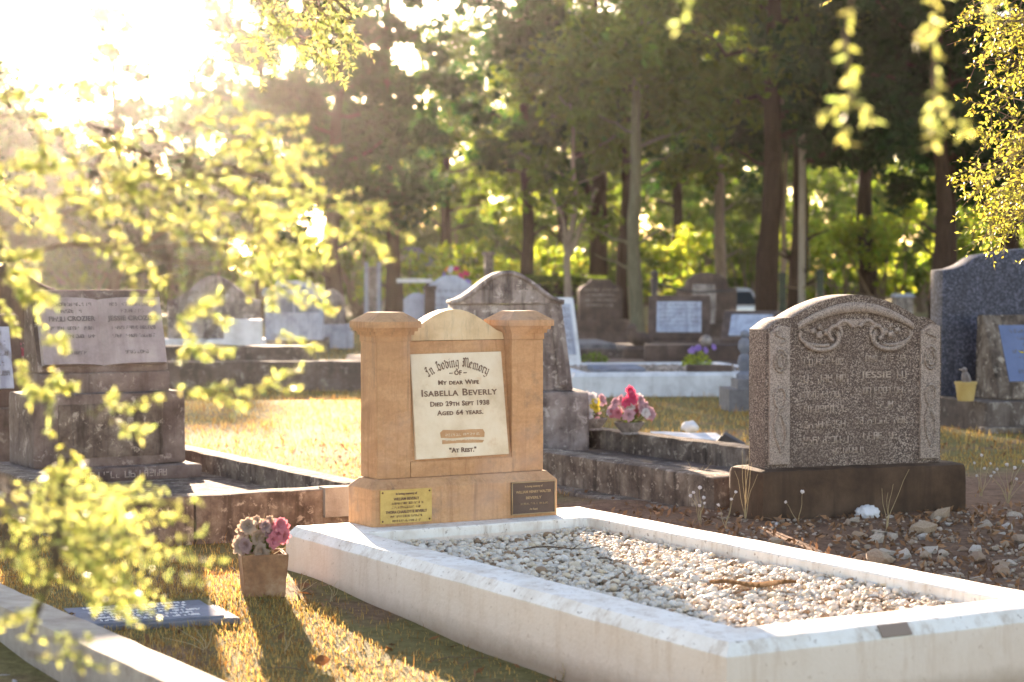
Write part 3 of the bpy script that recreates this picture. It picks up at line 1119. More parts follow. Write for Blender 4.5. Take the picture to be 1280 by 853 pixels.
def bouquet(label, loc, blooms, leaves, seed, rz=0.0, name='flower_bunch', cat='flowers', spikes=0):
    """blooms: (x, y, z, r, material key, layers)"""
    rr = random.Random(seed)
    t = thing(name, label, cat, loc, rz)
    T = Tubes()
    for i, (x, y, z, r, mk, ly) in enumerate(blooms):
        b = mesh_obj('bloom', petal_mesh('bloom', r, ly, seed * 31 + i, M[mk]), None, t)
        b.location = (x, y, z)
        b.rotation_euler = Vector((x * 3.0 + rr.uniform(-.3, .3), y * 3.0 - 0.35, max(0.05, z))).to_track_quat('Z', 'Y').to_euler()
        T.add([(0, 0, 0), (x * .5, y * .5, z * .55), (x, y, z)], 0.002, 4)
    T.build('stems', M['plant'], t)
    if spikes:
        K = Tubes()
        for _ in range(spikes):
            a = rr.uniform(0, 6.28)
            q = rr.uniform(0.02, 0.115)
            e = Vector((q * math.cos(a), q * math.sin(a) * .8, rr.uniform(.05, .17) * (1.15 - q * 4)))
            K.add([(e.x * .3, e.y * .3, 0.01), (e.x * .7, e.y * .7, e.z * .75), tuple(e)], [0.0016, 0.0016, 0.0006], 3)
        tag(K.build('dry_sprigs', M['straw'], t), kind='stuff')
    lm = leaf_mesh('leaf', 0.07, 0.014, M['plant'])
    for i in range(leaves):
        a = rr.uniform(0, 6.28)
        l_ = mesh_obj('leaf', lm, None, t)
        h = rr.uniform(0.01, 0.07)
        l_.location = (0.02 * math.cos(a), 0.02 * math.sin(a), h)
        l_.rotation_euler = (rr.uniform(0.1, 1.1), 0, a - R(90))
    return t


# ------------------------------------------------------------------ pot beside the white kerb
def build_pot():
    x, y = -0.925, 7.36
    z = GZ(x, y) - 0.008
    t = thing('flower_pot', 'square brown terracotta pot standing beside the head corner of the white kerb', 'pot', (x, y, z), R(14))
    bm = bmesh.new()
    rings = []
    for zz, h in ((0.0, 0.074), (0.08, 0.079), (0.157, 0.085), (0.160, 0.084), (0.160, 0.070), (0.13, 0.068)):
        rings.append([bm.verts.new((sx * h, sy * h, zz)) for sx, sy in ((-1, -1), (1, -1), (1, 1), (-1, 1))])
    for a, b in zip(rings[:-1], rings[1:]):
        for k in range(4):
            bm.faces.new((a[k], a[(k + 1) % 4], b[(k + 1) % 4], b[k]))
    bm.faces.new(rings[-1])
    bm.faces.new(list(reversed(rings[0])))
    bmesh.ops.bevel(bm, geom=[e for e in bm.edges if len(e.link_faces) == 2], offset=0.004, segments=2, affect='EDGES')
    bmesh.ops.subdivide_edges(bm, edges=[e for e in bm.edges if e.calc_length() > 0.05], cuts=3, use_grid_fill=True)
    jitter(bm, 0.0022, 22, 1)
    bm_obj('body', bm, M['terracotta'], t, True)
    rr = random.Random(5)
    bl = []
    for i in range(20):
        bl.append((rr.uniform(-.085, .04), rr.uniform(-.065, .06), rr.uniform(.03, .13), rr.uniform(.022, .034), ('beige_petal', 'beige_petal', 'mauve_petal')[i % 3], 4))
    for p in ((0.045, -0.05, 0.105), (0.07, -0.035, 0.085), (0.03, -0.06, 0.075), (0.07, 0.0, 0.115), (0.055, -0.05, 0.13)):
        bl.append((*p, 0.03, 'pink', 3))
    for p in ((-0.02, 0, 0.145), (0.03, 0.02, 0.14), (-0.05, -0.02, 0.13)):
        bl.append((*p, 0.018, 'beige_petal', 4))
    bouquet('faded beige and pink artificial flowers in the square terracotta pot', (x, y, z + 0.135), bl, 26, 5, R(14), spikes=70)


build_pot()

# ------------------------------------------------------------------ flush plaque in the grass
def build_flush_plaque():
    x, y = -1.27, 6.93
    z = GZ(x, y)
    t = thing('flush_plaque', 'grey inscribed plaque lying flush in the grass left of the pot', 'plaque', (x, y, z - 0.017), R(23))
    box('slab', M['plaque_edge'], t, -0.285, 0.275, -0.20, 0.215, -0.05, 0.022, bevel=0.012, cell=0.05, amp=0.003)
    box('face', M['plaque'], t, -0.262, 0.225, -0.17, 0.185, 0.0, 0.029, bevel=0.003)
    wl = []
    for k in range(6):
        zz = 0.145 - k * 0.053
        worn_line(wl, -0.2 + 0.01 * (k % 2), 0.175 - 0.02 * (k % 3), zz, 0.026, 40 + k, wf=0.2)
    o = bars_obj('worn_lettering', wl, M['letter_white'], t, 0.0, 0.002)
    o.rotation_euler = (R(-90), 0, 0)
    o.location = (0, 0, 0.0295)


build_flush_plaque()

# ------------------------------------------------------------------ near left kerb with dark pebbles
def build_near_kerb():
    # far edge of the kerb top runs through (-1.77, 6.9) and (-0.906, 5.5)
    o0 = Vector((-0.80, 5.33, 0))
    th = R(31.5)
    t = thing('grave_kerb', 'pale concrete kerb cutting across the near left corner', 'grave kerb', o0, th)
    C = M['concrete_light']
    # local x right, y back; the kerb's right flank lies along y
    z1 = 0.125
    box('kerb_side', C, t, -0.15, 0.0, -1.6, 2.6, -0.2, z1, bevel=0.012, cell=0.09, amp=0.003)
    box('kerb_side', C, t, -1.25, -1.10, -1.6, 2.6, -0.2, z1, bevel=0.012, cell=0.09, amp=0.003)
    box('kerb_end', C, t, -1.10, -0.15, 2.45, 2.6, -0.2, z1 - 0.002, bevel=0.012, cell=0.09, amp=0.003)
    box('soil_bed', M['ground'], t, -1.11, -0.14, -1.6, 2.46, -0.2, -0.06, bevel=0)
    r = np.random.default_rng(9)
    n = 2600
    x = r.uniform(-1.09, -0.16, n)
    y = r.uniform(-0.9, 2.4, n)
    z = -0.045 + r.uniform(-0.015, 0.015, n)
    k = r.uniform(0.18, 0.42, n)[:, None]
    cols = k * np.array([1.0, 0.97, 0.98])
    me = pebbles('dark_gravel', np.stack([x, y, z], -1), r.uniform(0.012, 0.024, n), cols, 1, r)
    g = mesh_obj('dark_gravel', me)
    g.location = o0
    g.rotation_euler = (0, 0, th)
    tag(g, 'grey pebbles inside the near left kerb', 'gravel', kind='stuff')


build_near_kerb()

# ------------------------------------------------------------------ book memorial grave on the left
def build_book_grave():
    o0 = Vector((-1.77, 8.525, 0.0))
    t = thing('book_grave', 'brown stained concrete grave with an open marble book on its headstone', 'grave', o0, A30)
    C = M['concrete']
    W, L = 1.36, 2.55
    # front wall in two lengths with a joint
    box('front_wall', C, t, 0.0, 0.43, 0.0, 0.14, -0.1, 0.232, bevel=0.012, cell=0.06, amp=0.004, seed=1)
    box('front_wall', C, t, 0.436, W, 0.0, 0.14, -0.1, 0.228, bevel=0.012, cell=0.06, amp=0.004, seed=2)
    box('side_wall', C, t, W - 0.13, W, 0.143, L, -0.1, 0.231, bevel=0.012, cell=0.08, amp=0.004, seed=3)
    box('side_wall', C, t, 0.0, 0.13, 0.143, L, -0.1, 0.231, bevel=0.012, cell=0.08, amp=0.004, seed=4)
    box('slab', C, t, 0.127, W - 0.127, 0.137, L - 0.02, -0.1, 0.13, bevel=0.004, cell=0.1, amp=0.003, seed=5)
    box('number_plate', M['concrete_light'], t, 1.05, 1.17, -0.02, 0.05, 0.10, 0.236, bevel=0.006)
    D = M['pedestal']
    # stepped pedestal
    box('step', D, t, 0.20, 1.13, 1.72, 2.36, 0.128, 0.20, bevel=0.012, cell=0.07, amp=0.004, seed=6)
    box('pedestal', D, t, 0.25, 1.08, 1.82, 2.28, 0.198, 0.585, bevel=0.02, cell=0.07, amp=0.005, seed=7)
    box('plinth', D, t, 0.31, 1.02, 1.90, 2.22, 0.583, 0.69, bevel=0.012, cell=0.06, amp=0.003, seed=8)
    # desk: a wedge behind the book
    bm = bmesh.new()
    prof = [(1.92, 0.688), (1.93, 0.72), (2.06, 1.125), (2.17, 1.125), (2.20, 0.688)]
    a = [bm.verts.new((0.31, y, z)) for y, z in prof]
    b = [bm.verts.new((1.02, y, z)) for y, z in prof]
    bm.faces.new(a)
    bm.faces.new(list(reversed(b)))
    for k in range(5):
        bm.faces.new((a[k], b[k], b[(k + 1) % 5], a[(k + 1) % 5]))
    bmesh.ops.bevel(bm, geom=bm.edges[:], offset=0.01, segments=2, affect='EDGES')
    bm_obj('desk', bm, D, t, True)
    tilt = math.atan2(0.13, 0.405)
    # open book: two pages curving from the gutter
    bk = bpy.data.objects.new('book', None)
    V = []
    Fc = []
    n = 24
    w, h = 0.335, 0.365
    for side in (0,):
        for i in range(2 * n + 1):
            a_ = (i - n) / n
            s_ = abs(a_)
            y = -0.052 + 0.022 * (1 - s_) ** 3 * 1.0 + 0.012 * s_ ** 2
            y = -0.008 - 0.05 * (1 - (1 - min(1, s_ * 1.15)) ** 4) + 0.006 * s_ ** 2
            for j in range(2):
                V.append((0.335 * a_, y, j * h))
        for i in range(2 * n):
            q = i * 2
            Fc.append((q, q + 2, q + 3, q + 1))
        base = len(V)
        for i in range(2 * n + 1):
            a_ = (i - n) / n
            for j in range(2):
                V.append((0.335 * a_, 0.0, j * h))
        for i in range(2 * n):
            q = i * 2
            Fc.append((base + q + 1, base + q + 3, base + q + 2, base + q))
            Fc.append((q + 1, q + 3, base + q + 3, base + q + 1))
            Fc.append((base + q, base + q + 2, q + 2, q))
        Fc.append((0, 1, base + 1, base))
        e = 4 * n
        Fc.append((e + 1, e, base + e, base + e + 1))
    me = np_mesh('book', V, Fc, M['book'], smooth=True)
    me.set_sharp_from_angle(angle=R(45))
    bk = mesh_obj('book', me, None, t)
    bk.location = (0.665, 1.938, 0.722)
    bk.rotation_euler = (-tilt, 0, 0)
    Lg = M['letter_grey']
    text('CROZIER', 0.036, Lg, bk, -0.115, -0.0605, 0.245, bold=0.001, max_w=0.15)
    text('JESSIE CROZIER', 0.036, Lg, bk, 0.17, -0.0605, 0.245, bold=0.001, max_w=0.28)
    wl = []
    for sgn in (-1, 1):
        for k, z in enumerate((0.325, 0.288, 0.195, 0.15, 0.06)):
            c = 0.17 * sgn
            ww = (0.12, 0.06, 0.12, 0.12, 0.06)[k]
            worn_line(wl, c - ww, c + ww, z, 0.018, 70 + k + sgn * 3)
    worn_line(wl, -0.285, -0.2, 0.245, 0.026, 81)
    bars_obj('worn_lettering', wl, Lg, bk, -0.0585, 0.0015)
    # roughly inset panel on the pedestal face with its worn inscription
    box('panel', M['concrete'], t, 0.38, 0.95, 1.812, 1.83, 0.25, 0.53, bevel=0.006, cell=0.06, amp=0.003, seed=11)
    wl = []
    worn_line(wl, 0.42, 0.92, 0.165, 0.035, 91)
    bars_obj('worn_lettering', wl, M['letter_light'], t, 1.722, 0.004)


build_book_grave()

# ------------------------------------------------------------------ old kerbed grave behind the sandstone memorial
def build_middle_grave():
    o0 = G(5.72, 7.93, 0)
    t = thing('old_grave_kerb', 'lichen stained old concrete grave kerb behind the sandstone memorial', 'grave kerb', o0, A30)
    C = M['concrete']
    W, L = 1.22, 2.95
    box('side_wall', C, t, 0.0, 0.16, 0.0, L, -0.1, 0.215, bevel=0.02, cell=0.07, amp=0.006, seed=12)
    box('side_wall', C, t, W - 0.14, W, 0.0, L, -0.1, 0.225, bevel=0.02, cell=0.07, amp=0.006, seed=13)
    box('end_wall', C, t, 0.162, W - 0.142, 0.01, 0.15, -0.1, 0.20, bevel=0.02, cell=0.07, amp=0.006, seed=14)
    box('slab', M['concrete_dark'], t, 0.15, W - 0.13, 0.14, L, -0.1, 0.10, bevel=0.004, cell=0.12, amp=0.006, seed=15)
    box('footing', C, t, -0.14, -0.003, -0.02, L, -0.1, 0.045, bevel=0.012, cell=0.1, amp=0.006, seed=16)
    # weathered arched headstone at its head
    o1 = G(6.28, 11.0, 0.1)
    h = thing('arched_headstone', 'weathered grey headstone with a scrolled arched top just behind the sandstone memorial', 'gravestone', o1, R(10))
    S = M['weathered']
    box('base', S, h, -0.52, 0.52, -0.22, 0.22, -0.1, 0.37, bevel=0.02, cell=0.08, amp=0.006, seed=17)
    pts = [(-0.44, 0.372), (0.44, 0.372), (0.365, 0.92), (-0.33, 0.92)]
    prism('tablet', S, h, pts, -0.10, 0.10, bevel=0.012, amp=0.004, cell=0.08, seed=18)
    # frame mouldings down each side
    for sgn in (-1, 1):
        bm = bmesh.new()
        prof = [(0.40, 0.40), (0.335, 0.91), (0.285, 0.91), (0.345, 0.40)]
        vs = [bm.verts.new((sgn * x, -0.128, z)) for x, z in prof]
        f = bm.faces.new(vs)
        r = bmesh.ops.extrude_face_region(bm, geom=[f])
        for v in r['geom']:
            if isinstance(v, bmesh.types.BMVert):
                v.co.y = -0.098
        bmesh.ops.bevel(bm, geom=bm.edges[:], offset=0.006, segments=2, affect='EDGES')
        bm_obj('moulding', bm, S, h, True)
    cap = [(-0.345, 0.922)]
    for k in range(25):
        a = k / 24
        x = -0.345 + 0.72 * a
        z = 0.945 + 0.185 * (0.5 - 0.5 * math.cos(2 * math.pi * a)) ** 0.9
        cap.append((x, z))
    cap.append((0.375, 0.922))
    prism('arched_top', S, h, cap, -0.12, 0.12, bevel=0.012, amp=0.003, seed=19)
    T = Tubes()
    T.add([(x, -0.122, z - 0.012) for x, z in cap[1:-1]], 0.016, 6)
    T.build('rim_moulding', S, h)
    wl = []
    worn_line(wl, -0.2, 0.22, 1.03, 0.035, 101)
    worn_line(wl, -0.03, 0.05, 0.97, 0.03, 102)
    for k in range(5):
        worn_line(wl, -0.26, 0.28, 0.80 - 0.07 * k, 0.03, 103 + k)
    bars_obj('worn_lettering', [q for q in wl if q[1] > 0.92], M['letter_grey'], h, -0.1215, 0.002)
    bars_obj('worn_lettering', [q for q in wl if q[1] <= 0.92], M['letter_grey'], h, -0.101, 0.002)


build_middle_grave()


# flowers standing on the far wall of that grave
def on_px(px, py, z):
    Y = (EYE - z) * F / (py - 345.0)
    return Vector((PX(px, Y), Y, z))


rr = random.Random(11)
def wall_bowl(label, px, Y):
    q = Vector((PX(px, Y), Y, 0.222))
    t_ = thing('flower_bowl', label, 'bowl', q)
    lathe('body', M['weathered'], t_, [(0.0, 0.0), (0.06, 0.0), (0.05, 0.012), (0.085, 0.05), (0.095, 0.075), (0.088, 0.076), (0.07, 0.05), (0.0, 0.04)], 20)
    return q + Vector((0, 0, 0.05))


p = wall_bowl('grey stone bowl under the dusty pink roses on the old kerb', 787, 12.3)
bl = []
for i in range(38):
    a = rr.uniform(0, 6.28)
    q = rr.uniform(0.02, 0.135)
    bl.append((q * math.cos(a), q * math.sin(a) * .7, 0.05 + 0.14 * (1 - (q / .15) ** 2) * rr.uniform(.4, 1), rr.uniform(.028, .038), ('rose', 'rose', 'pink', 'white_petal')[i % 4], 4))
for q in ((0.0, -.03, .215), (.01, -.05, .185), (-.02, -.06, .15), (.02, -.06, .165)):
    bl.append((*q, .032, 'hotpink', 3))
bouquet('round bunch of dusty pink roses behind the sandstone memorial', p, bl, 24, 11)
p = wall_bowl('grey stone bowl under the white and yellow flowers on the old kerb', 741, 12.62)
bl = []
for i in range(8):
    a = rr.uniform(0, 6.28)
    q = rr.uniform(0.02, 0.09)
    bl.append((q * math.cos(a), q * math.sin(a) * .6, rr.uniform(.05, .17), rr.uniform(.03, .042), 'white_petal' if i % 3 else 'rose', 3))
for q in ((0.0, -.05, .11), (.02, -.05, .09), (.015, -.06, .13)):
    bl.append((*q, .026, 'yellow_petal', 3))
bouquet('white and yellow flower bunch beside the dusty pink roses', p, bl, 14, 13)

# broken marble on the grass behind that grave
p = on_px(868, 556, 0.03)
o = box('broken_slab', M['white_stone'], None, -0.28, 0.20, -0.15, 0.15, 0.0, 0.06, bevel=0.008, cell=0.06, amp=0.006, seed=3)
o.location = p
o.rotation_euler = (R(5), R(3), R(12))
tag(o, 'broken white marble slab lying on the grass by the old kerb', 'slab')
bm = bmesh.new()
bmesh.ops.create_icosphere(bm, subdivisions=3, radius=0.062)
for v in bm.verts:
    v.co.z *= 0.7
jitter(bm, 0.014, 22, 2)
o = bm_obj('marble_lump', bm, M['white_stone'], None, 'all')
q = on_px(863, 541, 0.09)
o.location = (q.x, q.y + 0.02, 0.125)
tag(o, 'rounded white marble lump on the broken white slab', 'stone')
o = box('broken_urn_piece', M['iron'], None, -0.10, 0.10, -0.05, 0.05, -0.03, 0.05, bevel=0.012, taper=0.02, cell=0.05, amp=0.004)
q = on_px(915, 556, 0.06)
o.location = q
o.rotation_euler = (R(10), R(28), R(-20))
tag(o, 'dark broken stone block leaning by the white slab', 'stone')

# ------------------------------------------------------------------ granite headstone on the right
def build_granite():
    o0 = G(5.66, 7.46, 0.0)
    t = thing('granite_headstone', 'speckled grey granite headstone with arched top and carved scrolls', 'gravestone', o0, R(22))
    z0 = 0.285
    box('base', M['base_brown'], t, 0.0, 1.14, 0.0, 0.34, -0.1, z0, bevel=0.03, cell=0.08, amp=0.005, seed=21)
    x0, x1 = 0.07, 1.05
    w = x1 - x0
    pts = [(x0, z0)]
    # left shoulder scoop, ledge, arch, ledge, right shoulder
    prof = [(0.0, 0.945), (0.02, 0.957), (0.05, 0.978), (0.08, 0.994), (0.11, 1.0), (0.145, 1.001)]
    for u_, z in prof:
        pts.append((x0 + u_ * w, z))
    for k in range(1, 20):
        a = k / 20
        pts.append((x0 + (0.145 + 0.71 * a) * w, 1.001 + 0.108 * math.sin(math.pi * a) ** 0.9))
    for u_, z in reversed(prof):
        pts.append((x0 + (1 - u_) * w, z))
    pts.append((x1, z0))
    prism('tablet', M['granite'], t, pts, 0.10, 0.26, bevel=0.006, amp=0.0025, cell=0.05, seed=22)
    P = M['granite_pale']
    yf = 0.098
    # raised side panels
    for a, b in ((x0 + 0.015, x0 + 0.125), (x1 - 0.125, x1 - 0.015)):
        s = prism('side_panel', P, t, [(a, z0 + 0.02), (b, z0 + 0.02), (b, 0.955), ((a + b) / 2, 0.965), (a, 0.93)], yf - 0.014, yf + 0.004, bevel=0.004)
        T = Tubes()
        cx = (a + b) / 2
        for cz, rx, rz_ in ((0.80, 0.034, 0.055), (0.80, 0.020, 0.035), (0.62, 0.03, 0.05)):
            T.add([(cx + rx * math.cos(q), yf - 0.017, cz + rz_ * math.sin(q)) for q in np.linspace(0, 6.283, 17)], 0.0075, 5)
        T.add([(cx - 0.03 + 0.06 * (0.5 + 0.5 * math.sin(q * 3)), yf - 0.017, 0.36 + 0.18 * q) for q in np.linspace(0, 1, 12)], 0.0075, 5)
        T.add([(cx + 0.03 - 0.06 * (0.5 + 0.5 * math.sin(q * 3)), yf - 0.017, 0.38 + 0.2 * q) for q in np.linspace(0, 1, 12)], 0.0075, 5)
        T.add([(cx + 0.03 * math.sin(q * 6), yf - 0.017, 0.88 + 0.06 * q) for q in np.linspace(0, 1, 9)], 0.006, 5)
        tag(T.build('carving', M['granite_carve'], s), kind='stuff')
    # arch band
    V = []
    Fc = []
    nn = 30
    for k in range(nn + 1):
        a = k / nn
        x = x0 + (0.17 + 0.66 * a) * w
        zt = 0.968 + 0.105 * math.sin(math.pi * a) ** 0.85
        zb = zt - 0.030 - 0.018 * math.sin(math.pi * a)
        for y, z in ((yf - 0.012, zt), (yf - 0.012, zb), (yf + 0.004, zb), (yf + 0.004, zt)):
            V.append((x, y, z))
    for k in range(nn):
        for j in range(4):
            Fc.append((k * 4 + j, k * 4 + (j + 1) % 4, k * 4 + 4 + (j + 1) % 4, k * 4 + 4 + j))
    mesh_obj('arch_band', np_mesh('arch_band', V, Fc, P), None, t)
    # two scrolls with flowers on pale lobes
    cx = (x0 + x1) / 2
    prism('scroll_panel', P, t, [(cx - 0.10, 0.955), (cx - 0.05, 0.962), (cx, 0.952), (cx + 0.05, 0.962), (cx + 0.10, 0.955), (cx + 0.085, 0.985), (cx, 0.992), (cx - 0.085, 0.985)], yf - 0.0045, yf + 0.004, bevel=0.002)
    T = Tubes()
    for s in (-1, 1):
        T.add([(cx + s * (0.02 + 0.0), yf - 0.006, 0.955)] + [(cx + s * (0.02 + 0.09 * q), yf - 0.006, 0.955 + 0.03 * math.sin(q * 3.1)) for q in np.linspace(.1, 1, 8)], 0.011, 6)
        T.add([(cx + s * (0.19 + 0.095 * math.cos(q)), yf - 0.006, 0.90 + 0.055 * math.sin(q)) for q in np.linspace(2.6, 6.0, 18)], 0.012, 6)
        T.add([(cx + s * (0.115 + 0.035 * math.cos(q)), yf - 0.006, 0.925 + 0.035 * math.sin(q)) for q in np.linspace(-1.2, 3.6, 12)], 0.010, 6)
        T.add([(cx + s * (0.19 + 0.12 * math.cos(q)), yf - 0.006, 0.915 + 0.05 * math.sin(q)) for q in np.linspace(-1.9, .4, 10)], 0.009, 6)
    tag(T.build('scroll_carving', P, t), kind='stuff')
    for s in (-1, 1):
        for (dx, dz, r_) in ((0.20, 0.915, 0.020), (0.235, 0.935, 0.016), (0.165, 0.93, 0.016), (0.20, 0.955, 0.014)):
            bm = bmesh.new()
            bmesh.ops.create_uvsphere(bm, u_segments=10, v_segments=6, radius=1.0)
            for v in bm.verts:
                a = math.atan2(v.co.z, v.co.x)
                k = 1 + 0.25 * math.cos(5 * a)
                v.co = Vector((cx + s * dx + v.co.x * r_ * k, yf - 0.002 + v.co.y * 0.010, dz + v.co.z * r_ * k))
            bm_obj('carved_flower', bm, M['granite_carve'], t, 'all')
    wl = []
    for k, (z, hh) in enumerate(((0.80, .03), (0.72, .036), (0.645, .03), (0.575, .034), (0.50, .034), (0.425, .034), (0.36, .026))):
        if k < 6:
            worn_line(wl, cx - 0.28, cx - 0.05, z - 0.012, hh, 200 + k)
        a, b = ((0.06, 0.27), (0.24, 0.29), (0.05, 0.27), (0.12, 0.2), (0.0, 0.28), (0.05, 0.28), (-0.12, 0.06))[k]
        worn_line(wl, cx + a, cx + b, z, hh, 220 + k)
    bars_obj('worn_lettering', wl, M['granite_letter'], t, yf + 0.0025, 0.004)
    text('JESSIE', 0.042, M['granite_letter'], t, cx + 0.12, yf - 0.001, 0.72, bold=0.0006, max_w=0.17)


build_granite()

# ------------------------------------------------------------------ big blue granite memorial at the right edge
def build_blue_memorial():
    Y = 15.6
    X = PX(1178, Y)
    o0 = Vector((X, Y, 0.0))
    t = thing('blue_granite_memorial', 'tall polished blue grey granite headstone at the right edge', 'gravestone', o0, R(16))
    box('platform', M['concrete_dark'], t, -0.03, 2.1, -0.75, 0.45, -0.1, 0.255, bevel=0.015, cell=0.1, amp=0.006, seed=31)
    box('footing', M['concrete'], t, -0.10, 2.16, -0.85, -0.753, -0.1, 0.07, bevel=0.012, cell=0.12, amp=0.005, seed=32)
    pts = [(0.0, 0.257)]
    for x, z in ((0.0, 1.245), (0.10, 1.255), (0.19, 1.285), (0.27, 1.335), (0.33, 1.362), (0.40, 1.372)):
        pts.append((x, z))
    for k in range(1, 16):
        a = k / 16
        pts.append((0.40 + 1.0 * a, 1.372 + 0.05 * math.sin(math.pi * a)))
    for x, z in ((1.40, 1.372), (1.47, 1.362), (1.53, 1.335), (1.61, 1.285), (1.70, 1.255), (1.80, 1.245)):
        pts.append((x, z))
    pts.append((1.80, 0.257))
    prism('tablet', M['granite_blue'], t, pts, 0.0, 0.20, bevel=0.012)
    # desk tablet standing before it
    o1 = o0 + Vector((math.cos(R(16)), math.sin(R(16)), 0)) * 0.18 + Vector((-math.sin(R(16)), math.cos(R(16)), 0)) * -0.55
    d = thing('desk_headstone', 'low brown stone desk carrying a blue tablet before the blue granite headstone', 'gravestone', (o1.x, o1.y, 0.256), R(16))
    bm = bmesh.new()
    prof = [(0.0, 0.0), (0.0, 0.07), (0.23, 0.64), (0.33, 0.64), (0.36, 0.0)]
    a = [bm.verts.new((0, y, z)) for y, z in prof]
    b = [bm.verts.new((0.95, y, z)) for y, z in prof]
    bm.faces.new(a)
    bm.faces.new(list(reversed(b)))
    for k in range(5):
        bm.faces.new((a[k], b[k], b[(k + 1) % 5], a[(k + 1) % 5]))
    bmesh.ops.bevel(bm, geom=bm.edges[:], offset=0.008, segments=2, affect='EDGES')
    bm_obj('desk', bm, M['concrete'], d, True)
    tilt = math.atan2(0.23, 0.57)
    tb = box('tablet', M['glass_tablet'], d, 0, 0.74, -0.02, 0.0, 0, 0.46, bevel=0.003)
    tb.location = (0.11, 0.04, 0.13)
    tb.rotation_euler = (-tilt, 0, 0)
    wl = []
    for k in range(7):
        worn_line(wl, 0.08 + 0.05 * (k % 3), 0.66 - 0.05 * (k % 3), 0.41 - 0.055 * k, 0.03, 300 + k)
    bars_obj('worn_lettering', wl, M['letter_grey'], tb, -0.0205, 0.001)
    # yellow pot with a small bird figure
    q = Vector((PX(1208, 15.0), 15.0, 0.256))
    pt = thing('yellow_pot', 'small yellow plastic pot standing before the blue granite headstone', 'pot', (q.x, q.y, 0.257))
    lathe('body', M['yellow_pot'], pt, [(0.0, 0.0), (0.058, 0.0), (0.062, 0.01), (0.078, 0.125), (0.084, 0.127), (0.085, 0.145), (0.077, 0.146), (0.073, 0.11), (0.0, 0.108)], 24)
    bd = thing('bird_ornament', 'small grey bird figure standing in the yellow pot', 'ornament', (q.x, q.y, 0.257 + 0.108), R(-20))
    bm = bmesh.new()
    bmesh.ops.create_uvsphere(bm, u_segments=12, v_segments=10, radius=1.0)
    for v in bm.verts:
        c = v.co.copy()
        k = 0.5 + 0.5 * c.z
        v.co = Vector((c.x * (0.042 - 0.014 * k), c.y * (0.036 - 0.01 * k), 0.062 + c.z * 0.062 + 0.0))
        v.co.x += -0.02 * k + 0.012
    bm_obj('body', bm, M['weathered'], bd, 'all')
    bm = bmesh.new()
    bmesh.ops.create_uvsphere(bm, u_segments=10, v_segments=8, radius=0.022, matrix=Matrix.Translation((-0.012, 0, 0.125)))
    bm_obj('head', bm, M['weathered'], bd, 'all')
    bm = bmesh.new()
    bmesh.ops.create_cone(bm, segments=6, radius1=0.008, radius2=0.001, depth=0.035, cap_ends=True, matrix=Matrix.Translation((-0.042, 0, 0.128)) @ Matrix.Rotation(R(-90), 4, 'Y'))
    bm_obj('beak', bm, M['letter_light'], bd)
    bm = box_bm(0.012, 0.04, -0.012, 0.012, 0.0, 0.05, bevel=0.003, taper=0.002)
    bm_obj('tail', bm, M['weathered'], bd)


build_blue_memorial()

